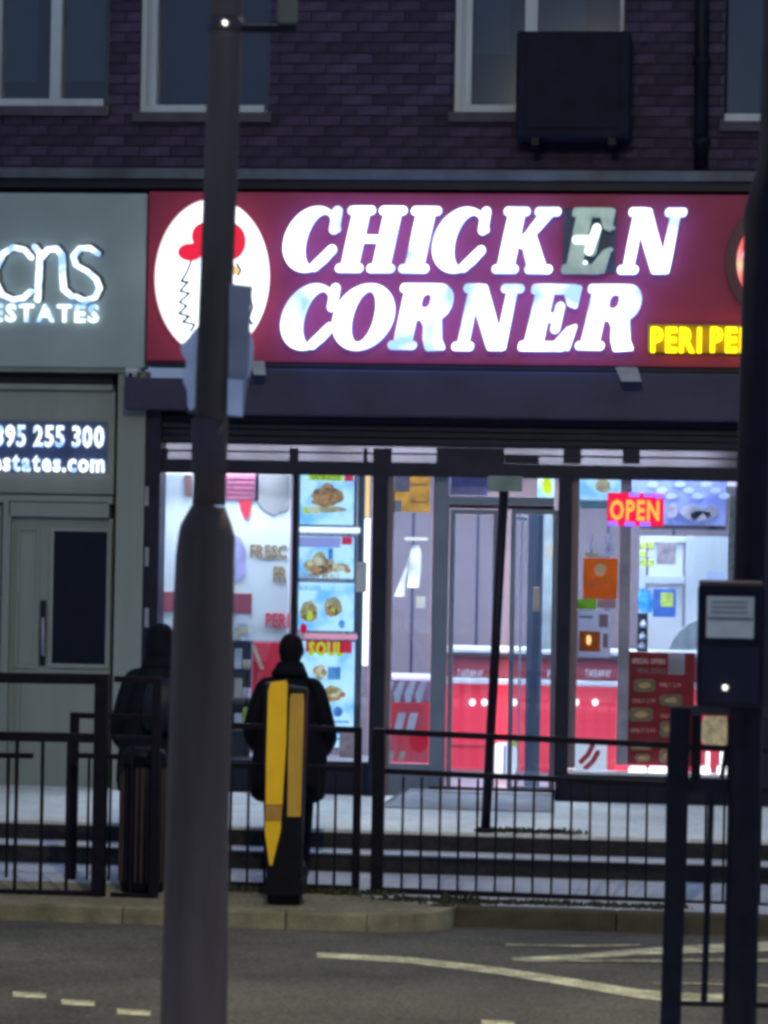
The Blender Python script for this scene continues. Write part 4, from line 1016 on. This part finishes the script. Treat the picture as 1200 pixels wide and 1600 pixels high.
panel(gr2, YF, 330, 560, 1128, 1136, 1190, 1197, 1376, 1384, .106, .014, post_w=.045, posts=(0, 1))
gr3 = thing('guardrail', 'black pedestrian guardrail panel running out of the right edge of the picture', 'railing', P(1150, 1410, YF), 'black guardrail panels along the far kerb')
panel(gr3, YF, 1068, 1400, 1162, 1176, 1224, 1238, 1406, 1420, .106, .014, post_w=.06)
# taller front railing at the left, with a lower one behind it
gl = thing('guardrail', 'taller black railing with open top band at left edge of picture', 'railing', P(90, 1400, -4.35), 'black guardrail panels at the left crossing')
a = gl
YL = -4.35
panel(gl, YL, -260, 160, 1047, 1053, 1138, 1146, 1384, 1392, .147, .018, post_w=.075, rail=.06)
gl2 = thing('guardrail', 'short black railing end panel between the tall post and the lamp column', 'railing', P(210, 1400, YL), 'black guardrail panels at the left crossing')
panel(gl2, YL, 172, 246, 1056, 1058, 1148, 1150, 1394, 1398, .147, .016, post_w=.05, posts=(0, 1), rail=.035)
gb = thing('guardrail', 'lower black railing standing behind the tall left railing', 'railing', P(60, 1390, -3.6), 'black guardrail panels at the left crossing')
panel(gb, -3.6, -260, 60, 1108, 1113, 1172, 1177, 1374, 1376, .147, .016, post_w=.05, posts=(0, 0))
panel(gb, -3.6, 117, 250, 1113, 1117, 1176, 1180, 1378, 1382, .07, .014, post_w=.05, posts=(1, 0))
for o in list(gb.children):
    if o.name.startswith('top_rail') and o.data.vertices[0].co.x + ORG[gb.name].x < P(0, 1100, -3.6).x: bpy.data.objects.remove(o)
# signpost on the terrace edge
sp = thing('sign_post', 'slim dark post with small greenish sign plate in front of the doorway', 'signpost', P(762, 1298, -2.44))
p0, p1 = P(758, 1298, -2.42), P(788, 768, -2.42)
MB().tube([(p0.x, p0.y, .001), (p0.x * .5 + p1.x * .5, p0.y, (p1.z) / 2), (p1.x, p1.y, P(788, 752, -2.42).z)], .03, 14).build('post', M_black, sp, True)
MB().tube([(p0.x, p0.y, .001), (p0.x, p0.y, .03)], .06, 14).build('foot', M_black, sp, True)
B('sign_plate', 762, 744, 816, 768, -2.47, .012, mat('green_grey_plate', (.17, .26, .28), .5), sp)
# bollard with yellow reflective strips in front of the railing
Yb = -4.5
bo = thing('bollard', 'dark post with two long yellow reflective strips, one pointed like a pencil', 'bollard', P(440, 1402, Yb))
sh = mat('bollard_black', (.006, .006, .012), .5, var=.3, spec=.2)
gz = ZP + .003
q = MB(); A, Bq, Cq, Dq = P(410, 1066, Yb), P(478, 1074, Yb), P(468, 1380, Yb), P(417, 1380, Yb)
V = [(Dq.x, Yb, gz), (Cq.x, Yb, gz), (Cq.x, Yb + .14, gz), (Dq.x, Yb + .14, gz), (A.x, Yb, A.z), (Bq.x, Yb, A.z - .03), (Bq.x, Yb + .14, A.z - .03), (A.x, Yb + .14, A.z)]
bevel(mesh('post_body', V, BF, sh, bo), .02, 3)
pix_plate('yellow_strip', [(423, 1066), (447, 1063), (449, 1070), (447, 1160), (441, 1257), (415, 1257), (416, 1180), (419, 1080)], Yb - .022, .02, M_yellow, bo)
pix_plate('worn_joint', [(415, 1258), (441, 1258), (439, 1282), (414, 1282)], Yb - .020, .018, M_yellowd, bo)
pix_plate('pointed_tip', [(414, 1283), (439, 1283), (438, 1300), (425, 1352), (421, 1352), (414, 1300)], Yb - .022, .02, M_yellow, bo)
pix_plate('yellow_strip', [(455, 1084), (474, 1084), (475, 1100), (470, 1276), (449, 1276), (450, 1180), (453, 1090)], Yb - .016, .014, mat('yellow_reflective_dull', (.60, .36, .05), .4, var=.12), bo)
MB().pbox(414, 1374, 472, 1399, Yb - .04, .22).build('foot', sh, bo)
# litter bin beside the lamp column
lb_ = thing('litter_bin', 'dark ribbed metal litter bin standing behind the lamp column', 'litter bin', P(222, 1396, -4.0))
c0 = P(222, 1396, -4.05); tz = P(222, 1168, -4.05).z
MB().tube([(c0.x, c0.y, gz), (c0.x, c0.y, gz + .05), (c0.x, c0.y, tz - .04), (c0.x, c0.y, tz)], [.12, .135, .135, .10], 20).build('drum', M_fence, lb_, True)
MB().tube([(c0.x, c0.y, tz - .10), (c0.x, c0.y, tz - .07)], .142, 20).build('rim_band', M_black, lb_, True)
for k in range(14):
    an = math.pi * (1 + k / 13)
    MB().box((c0.x + .137 * math.cos(an) - .004, c0.y + .137 * math.sin(an) - .006, gz + .06), (c0.x + .137 * math.cos(an) + .004, c0.y + .137 * math.sin(an) + .004, tz - .11)).build('rib', M_band, lb_)

# ------------------------------------------------------------------ people
def skin_body(name, joints, bones, parent, m, root=0):
    me = bpy.data.meshes.new(name); org = ORG[parent.name]
    me.from_pydata([Vector(j[0]) for j in joints], bones, [])
    t = bpy.data.objects.new('tmp_' + name, me); sc.collection.objects.link(t)
    md = t.modifiers.new('skin', 'SKIN'); 
    if not me.skin_vertices: bpy.context.view_layer.update()
    sv = me.skin_vertices[0].data if me.skin_vertices else None
    if sv:
        for i, j in enumerate(joints): sv[i].radius = j[1]; sv[i].use_root = (i == root)
    md2 = t.modifiers.new('sub', 'SUBSURF'); md2.levels = 2; md2.render_levels = 2
    dg = bpy.context.evaluated_depsgraph_get(); dg.update()
    me2 = bpy.data.meshes.new_from_object(t.evaluated_get(dg))
    me2.name = name; bpy.data.objects.remove(t)
    me2.materials.clear(); me2.materials.append(m)
    me2.polygons.foreach_set('use_smooth', [True] * len(me2.polygons))
    o = bpy.data.objects.new(name, me2); link(o, parent)
    return o
def loft(name, rings, m, parent, n=20, wob=.0):
    """rings: (cx, cy, z, rx, ry) relative to the parent; closed at both ends"""
    V = []
    for (cx, cy, z, rx, ry) in rings:
        for j in range(n):
            a = 2 * math.pi * j / n; w = 1 + wob * math.sin(3 * a + z * 9) + wob * .6 * math.sin(7 * a - z * 14)
            V.append((cx + rx * w * math.cos(a), cy + ry * w * math.sin(a), z))
    k = len(rings); Fc = [(i * n + j, i * n + (j + 1) % n, (i + 1) * n + (j + 1) % n, (i + 1) * n + j) for i in range(k - 1) for j in range(n)] + [tuple(range(n))[::-1], tuple(range((k - 1) * n, k * n))]
    me = bpy.data.meshes.new(name); me.from_pydata(V, [], Fc); me.materials.append(m)
    me.polygons.foreach_set('use_smooth', [True] * len(me.polygons))
    o = bpy.data.objects.new(name, me); link(o, parent)
    s = o.modifiers.new('sub', 'SUBSURF'); s.levels = 1; s.render_levels = 1
    return o
def person(label, base, H, rz, coat, lean=0.0, width=1.0, group='people waiting outside the takeaway'):
    t = thing('person', label, 'person', base, None); t.rotation_euler.z = rz
    s = H / 1.72; r = lambda a, b=None: (a * s * .78, (b or a) * s * .78)
    def v(x, y, z): return (x * s * (width if abs(x) > .12 else 1), y * s + lean * z * .1, z * s)
    J = [(v(0, 0, .94), r(.13, .10)), (v(0, .0, 1.12), r(.125, .10)), (v(0, -.01, 1.32), r(.14, .10)), (v(0, -.01, 1.46), r(.055, .055)), (v(0, .01, 1.54), r(.055, .06)), (v(0, .02, 1.62), r(.078, .095)), (v(0, .02, 1.70), r(.055, .07)),
         (v(-.19, -.01, 1.37), r(.06)), (v(-.27, -.03, 1.10), r(.047)), (v(-.20, .12, .92), r(.035)), (v(-.17, .17, .90), r(.033)),
         (v(.19, -.01, 1.37), r(.06)), (v(.27, -.03, 1.10), r(.047)), (v(.20, .12, .92), r(.035)), (v(.17, .17, .90), r(.033)),
         (v(-.095, 0, .86), r(.085)), (v(-.10, .02, .48), r(.058)), (v(-.10, -.02, .09), r(.04)), (v(-.10, .13, .035), r(.04, .03)),
         (v(.095, 0, .86), r(.085)), (v(.10, .02, .48), r(.058)), (v(.10, -.02, .09), r(.04)), (v(.10, .13, .035), r(.04, .03))]
    E = [(0, 1), (1, 2), (2, 3), (3, 4), (4, 5), (5, 6), (2, 7), (7, 8), (8, 9), (9, 10), (2, 11), (11, 12), (12, 13), (13, 14), (0, 15), (15, 16), (16, 17), (17, 18), (0, 19), (19, 20), (20, 21), (21, 22)]
    body = skin_body('body', J, E, t, M_skin)
    # face: nose and ears grown as small forms of the head
    def lf(name, rings, m, n=20, wob=0, par=t):
        rr = [(cx * s, cy * s + lean * z * .1, z * s, rx * s, ry * s) for cx, cy, z, rx, ry in rings]
        return loft(name, rr, m, par, n, wob)
    lf('nose', [(0, .118, 1.585, .014, .012), (0, .122, 1.60, .015, .014), (0, .112, 1.635, .007, .008)], M_skin, 8)
    for sx in (-1, 1): lf('ear', [(sx * .078, .02, 1.575, .006, .010), (sx * .084, .015, 1.60, .010, .020), (sx * .084, .012, 1.63, .010, .022), (sx * .078, .015, 1.65, .005, .012)], M_skin, 8)
    lf('hair', [(0, -.025, 1.50, .050, .045), (0, -.020, 1.55, .078, .070), (0, -.008, 1.62, .092, .092), (0, -.002, 1.68, .086, .098), (0, .0, 1.72, .060, .072), (0, 0, 1.738, .022, .03)], M_hair, 18, .02)
    w = width
    lf('coat', [(0, 0, .52, .25 * w, .20), (0, 0, .62, .265 * w, .195), (0, 0, .85, .26 * w, .18), (0, 0, 1.0, .245 * w, .165), (0, 0, 1.18, .225 * w, .155), (0, -.01, 1.30, .20 * w, .145), (0, -.01, 1.38, .165 * w, .125), (0, -.01, 1.45, .105, .10), (0, -.01, 1.51, .078, .078), (0, -.01, 1.535, .07, .07)], coat, 24, .025)
    for sx in (-1, 1):
        ARM = [(sx * .125, -.01, 1.43, .05, .07), (sx * .175, -.012, 1.385, .062, .08), (sx * .215, -.02, 1.25, .064, .075), (sx * .25, -.03, 1.10, .068, .075), (sx * .265, .02, 1.0, .066, .08), (sx * .25, .07, .95, .06, .08), (sx * .215, .11, .88, .06, .08), (sx * .19, .13, .85, .05, .07)]
        lf('sleeve', [(cx * (1 + (w - 1) * .8), cy, z, rx, ry) for cx, cy, z, rx, ry in ARM], coat, 16, .03)
        lf('trouser_leg', [(sx * .10, -.01, .10, .062, .070), (sx * .10, .01, .30, .070, .078), (sx * .10, .02, .48, .078, .084), (sx * .10, .01, .70, .095, .10)], M_trouser, 16, .02)
        lf('shoe', [(sx * .10, .04, .002, .050, .125), (sx * .10, .04, .035, .052, .125), (sx * .10, .02, .065, .047, .10), (sx * .10, -.02, .10, .042, .05)], M_black, 16)
    lf('collar', [(0, -.01, 1.40, .155, .115), (0, -.01, 1.45, .128, .108), (0, -.015, 1.50, .104, .100), (0, -.02, 1.55, .094, .090)], coat, 18, .03)
    return t, s, lf
YP = -3.2
pb = P(448, 1390, YP)
tp = P(459, 990, YP).z
per, s1, lf1 = person('person in a long black coat seen from behind, facing the menu window', (pb.x, YP, ZP + .002), (tp - ZP) / 1.738 * 1.72, 0, M_coat, width=1.06)
lf1('hood', [(0, -.06, 1.42, .15, .09), (0, -.07, 1.47, .125, .085), (0, -.06, 1.52, .085, .06)], M_coat, 18, .04)
# lean of the picture: nothing; second person half hidden by the lamp column
p2 = P(243, 1390, -3.1)
per2, s2, lf2 = person('person in a dark coat mostly hidden behind the lamp column', (P(248, 1100, -3.1).x, -3.1, ZP + .002), (P(245, 975, -3.1).z - ZP) / 1.738 * 1.72, .35, M_coat2, width=1.1)
lf2('hood', [(0, -.03, 1.48, .105, .09), (0, -.02, 1.56, .104, .10), (0, -.012, 1.64, .103, .105), (0, -.008, 1.70, .09, .098), (0, -.005, 1.745, .05, .06)], M_coat2, 18, .02)
lf2('backpack', [(0, -.19, .98, .13, .06), (0, -.21, 1.05, .155, .085), (0, -.21, 1.2, .155, .09), (0, -.19, 1.32, .13, .07), (0, -.17, 1.37, .08, .04)], M_navy, 18, .01)

# ------------------------------------------------------------------ lamp column in front
YC = -12.5
lc = thing('lamp_column', 'tall grey steel lamp column in the foreground with wide base section', 'lamp post', (P(300, 1700, YC).x, YC, 0.0))
def cx(py, l, r): return P((l + r) / 2, py, YC)
def rad(py, l, r): return (P(r, py, YC).x - P(l, py, YC).x) / 2
S = [(1790, 244, 352), (1600, 251, 354), (1300, 260, 357), (1000, 269, 364), (870, 275, 366), (838, 279, 367)]
pts = [cx(*s_) for s_ in S]; pts[0].z = 0.001
for p in pts: p.y = YC
S2 = [(837.9, 279.2, 366.8), (820, 283, 363), (790, 300, 352)]
MB().tube(pts + [Vector((cx(*s_).x, YC, cx(*s_).z)) for s_ in S2[1:]], [rad(*s_) for s_ in S + S2[1:]], 40).build('base_section', M_pole, lc, True)
top = P(360, -1100, YC)
S3 = [(790, 300.5, 352), (600, 306, 358), (300, 318, 370), (0, 328, 379)]
ptt = [cx(*s_) for s_ in S3]; tx = ptt[-1] + (ptt[-1] - ptt[0]) * 1.9
MB().tube(ptt + [tx], [rad(*s_) for s_ in S3] + [.038], 28).build('shaft', M_pole, lc, True)
MB().tube([cx(655, 302, 354), cx(740, 300, 352)], .0525, 28).build('sleeve', M_band, lc, True)
arm_end = tx + Vector((.25, 1.5, .25))
MB().tube([tx - Vector((0, 0, .05)), tx + Vector((.03, .2, .12)), arm_end], .03, 14).build('bracket_arm', M_pole, lc, True)
hd_ = bevel(MB().box((arm_end.x - .13, arm_end.y - .1, arm_end.z - .04), (arm_end.x + .13, arm_end.y + .5, arm_end.z + .06)).build('lamp_head', M_pole, lc), .02)
MB().box((arm_end.x - .1, arm_end.y + .02, arm_end.z - .055), (arm_end.x + .1, arm_end.y + .4, arm_end.z - .042)).build('lamp_glass', em('street_lamp_glass', (1, .9, .62), 18), hd_)
ld = bpy.data.lights.new('street_light', 'AREA'); ld.shape = 'RECTANGLE'; ld.size = .2; ld.size_y = .38; ld.energy = 460; ld.color = (1, .86, .50)
lo = bpy.data.objects.new('street_light', ld); sc.collection.objects.link(lo); lo.location = (arm_end.x, arm_end.y + .2, arm_end.z - .07); lo.rotation_euler = (R(28), 0, 0)
# clamp band with a painted glint, arm and small beige plate near the top
MB().tube([cx(28, 326, 380), cx(50, 325, 379)], .052, 24).build('clamp_band', M_band, lc, True)
a0 = P(352, 36, YC - .06)
MB().tube([a0, a0 + Vector((0, -.012, 0))], .007, 10).build('glint_dot', em('painted_glint', (1, .97, .85), 2.5), lc, True)  # glowing dot stands in for a reflection on the column
B('clamp_arm', 379, 38, 462, 50, YC - .01, .02, M_black, lc)
bx = thing('beige_plate', 'small beige plate on a bracket beside the top of lamp column', 'plate', P(447, 38, YC))
B('plate', 433, -40, 464, 36, YC - .015, .03, mat('beige_plate', (.20, .19, .13), .6, var=.2), bx, .01)
# torn sheets hanging on the column
ts = thing('torn_poster', 'torn pale lilac plastic sheet hanging on left side of lamp column', 'torn poster', P(295, 640, YC))
pix_plate('sheet', [(318, 500), (300, 520), (293, 530), (281, 540), (284, 552), (290, 562), (291, 572), (285, 580), (286, 596), (292, 610), (293, 634), (297, 641), (304, 638), (306, 610), (312, 560)], YC - .01, .008, M_torn, ts)
ts2 = thing('sign_plate', 'grey weathered sign plate seen edge-on at right side of lamp column', 'sign', P(370, 650, YC))
pix_plate('plate', [(358, 443), (394, 447), (391, 480), (386, 600), (379, 652), (356, 650)], YC - .03, .012, M_tape, ts2)
pix_plate('lower_plate', [(356, 592), (380, 594), (378, 650), (355, 648)], YC - .045, .01, M_torn, ts2)
pix_plate('torn_flap', [(386, 506), (392, 520), (396, 545), (393, 575), (388, 592), (385, 560)], YC - .02, .008, M_torn, ts2)

# ------------------------------------------------------------------ near signal pole and railing at right
YS = -11.0
sgp = thing('signal_pole', 'thick dark signal pole in the right foreground running full height', 'pole', (P(1165, 1700, YS).x, YS, 0.0))
def sx_(py, l, r): return P((l + r) / 2, py, YS)
S = [(1740, 1124, 1180), (1500, 1131, 1184), (1100, 1140, 1192), (600, 1155, 1207), (330, 1163, 1215), (250, 1186, 1226), (0, 1192, 1230)]
pp = [sx_(*s_) for s_ in S]; pp[0].z = .001; pp.append(pp[-1] + Vector((.03, 0, .8)))
MB().tube(pp, [(P(s_[2], s_[0], YS).x - P(s_[1], s_[0], YS).x) / 2 for s_ in S] + [.055], 28).build('shaft', M_black, sgp, True)
pbx = thing('push_button_box', 'black crossing push button box with grey label on signal pole', 'button box', P(1140, 1105, YS - .2))
B('housing', 1089, 914, 1196, 1106, YS - .22, .15, M_black, pbx, .015)
B('top_cap', 1092, 908, 1193, 916, YS - .225, .155, M_band, pbx, .006)
B('label', 1104, 932, 1178, 997, YS - .228, .006, M_label, pbx, .003)
B('label_divider', 1106, 965, 1176, 969, YS - .232, .005, M_print, pbx, 0)
for y in (940, 948, 956): B('print_line', 1112, y, 1168, y + 2.2, YS - .231, .003, M_print, pbx, 0)
B('lower_plate', 1096, 1010, 1186, 1098, YS - .226, .005, M_navy, pbx, .003)
p = P(1133, 1074, YS - .23)
MB().tube([p, p + Vector((0, -.02, 0))], .0095, 14).build('indicator_light', em('white_indicator', (1, .95, .85), 1.6), pbx, True)
# near guardrail
YN = -11.0
ng = thing('guardrail', 'thick black near railing beside the signal pole in right foreground', 'railing', P(1060, 1650, YN))
def vpost(x0, x1, xb0, xb1, ytop, name='post', foot=True):
    a, b = P(x0, ytop, YN), P(x1, ytop, YN); c, d = P(xb0, 1600, YN), P(xb1, 1600, YN)
    z0 = 0.001
    V = [(c.x, YN - .03, z0), (d.x, YN - .03, z0), (d.x, YN + .03, z0), (c.x, YN + .03, z0), (a.x, YN - .03, a.z), (b.x, YN - .03, a.z), (b.x, YN + .03, a.z), (a.x, YN + .03, a.z)]
    return bevel(mesh(name, V, BF, M_black, ng), .006, 2)
vpost(1047, 1080, 1030, 1062, 1103)
member('top_rail', P(1080.5, 1101, YN), P(1200, 1104, YN), 0, .035, .04, ng, M_band)
member('middle_rail', P(1079, 1216, YN), P(1140, 1218, YN), 0, .045, .04, ng, M_black)
member('bottom_rail', P(1064, 1564, YN), P(1300, 1570, YN), 0, .016, .03, ng, M_black)
a, b = P(1112, 1229, YN), P(1100, 1564, YN)
MB().tube([b, a], .011, 8).build('bar', M_black, ng)
a, b = P(1085, 1105, YN), P(1078, 1216, YN)
MB().tube([P(1135, 1165, YN), P(1128, 1216, YN)], .009, 8).build('bar', M_black, ng)
MB().pbox(1080, 1112, 1096, 1216, YN - .01, .03).build('corner_plate', M_black, ng)
MB().pbox(1136, 1112, 1152, 1216, YN - .01, .03).build('corner_plate', M_black, ng)
# ------------------------------------------------------------------ weeds and dirt at the kerb and on the terrace
def weeds(name, label, spots, hmin, hmax, n):
    q = MB()
    for (x, y, z, sp) in spots:
        for k in range(n):
            bx_, by_ = x + random.gauss(0, sp), y + random.gauss(0, .03); a = random.uniform(0, 6.28); h = random.uniform(hmin, hmax); l = random.uniform(.2, .7) * h; w = .012
            dx, dy = math.cos(a), math.sin(a)
            q.add([(bx_ - dy * w, by_ + dx * w, z), (bx_ + dy * w, by_ - dx * w, z), (bx_ + dx * l * .5 + dy * w, by_ + dy * l * .5, z + h * .7), (bx_ + dx * l, by_ + dy * l, z + h)], [(0, 1, 2), (0, 2, 3)])
    o = q.build(name, M_weed); tag(o, label, 'weeds', kind='stuff'); return o
sp_ = []
for px in (690, 700, 712, 725): v_ = PZ(px, 1425, ZP); sp_.append((v_.x, YK2 + .18, ZP + .003, .07))
weeds('kerb_weeds', 'dry weeds growing from the pavement edge near the dropped kerb', sp_, .02, .075, 22)
sp_ = []
for px in range(775, 905, 12): v_ = PZ(px, 1296, 0.0); sp_.append((v_.x, YT + .12, .001, .06))
weeds('terrace_weeds', 'low weeds along the terrace edge by the slim post', sp_, .01, .04, 24)
sp_ = [(PZ(px, 1432, ZP).x, YK2 + .3 + random.uniform(-.03, .03), ZP + .003, .07) for px in range(600, 1060, 14)]
weeds('dirt_strip', 'dark strip of dirt and dead leaves along the kerb', sp_, .008, .03, 30)
sp_ = [(PZ(px, 1405, ZP).x, -3.9 + random.uniform(-.03, .03), ZP + .003, .09) for px in range(350, 600, 12)]
weeds('dirt_strip', 'dark leaf litter around the foot of the yellow striped bollard', sp_, .01, .04, 26)
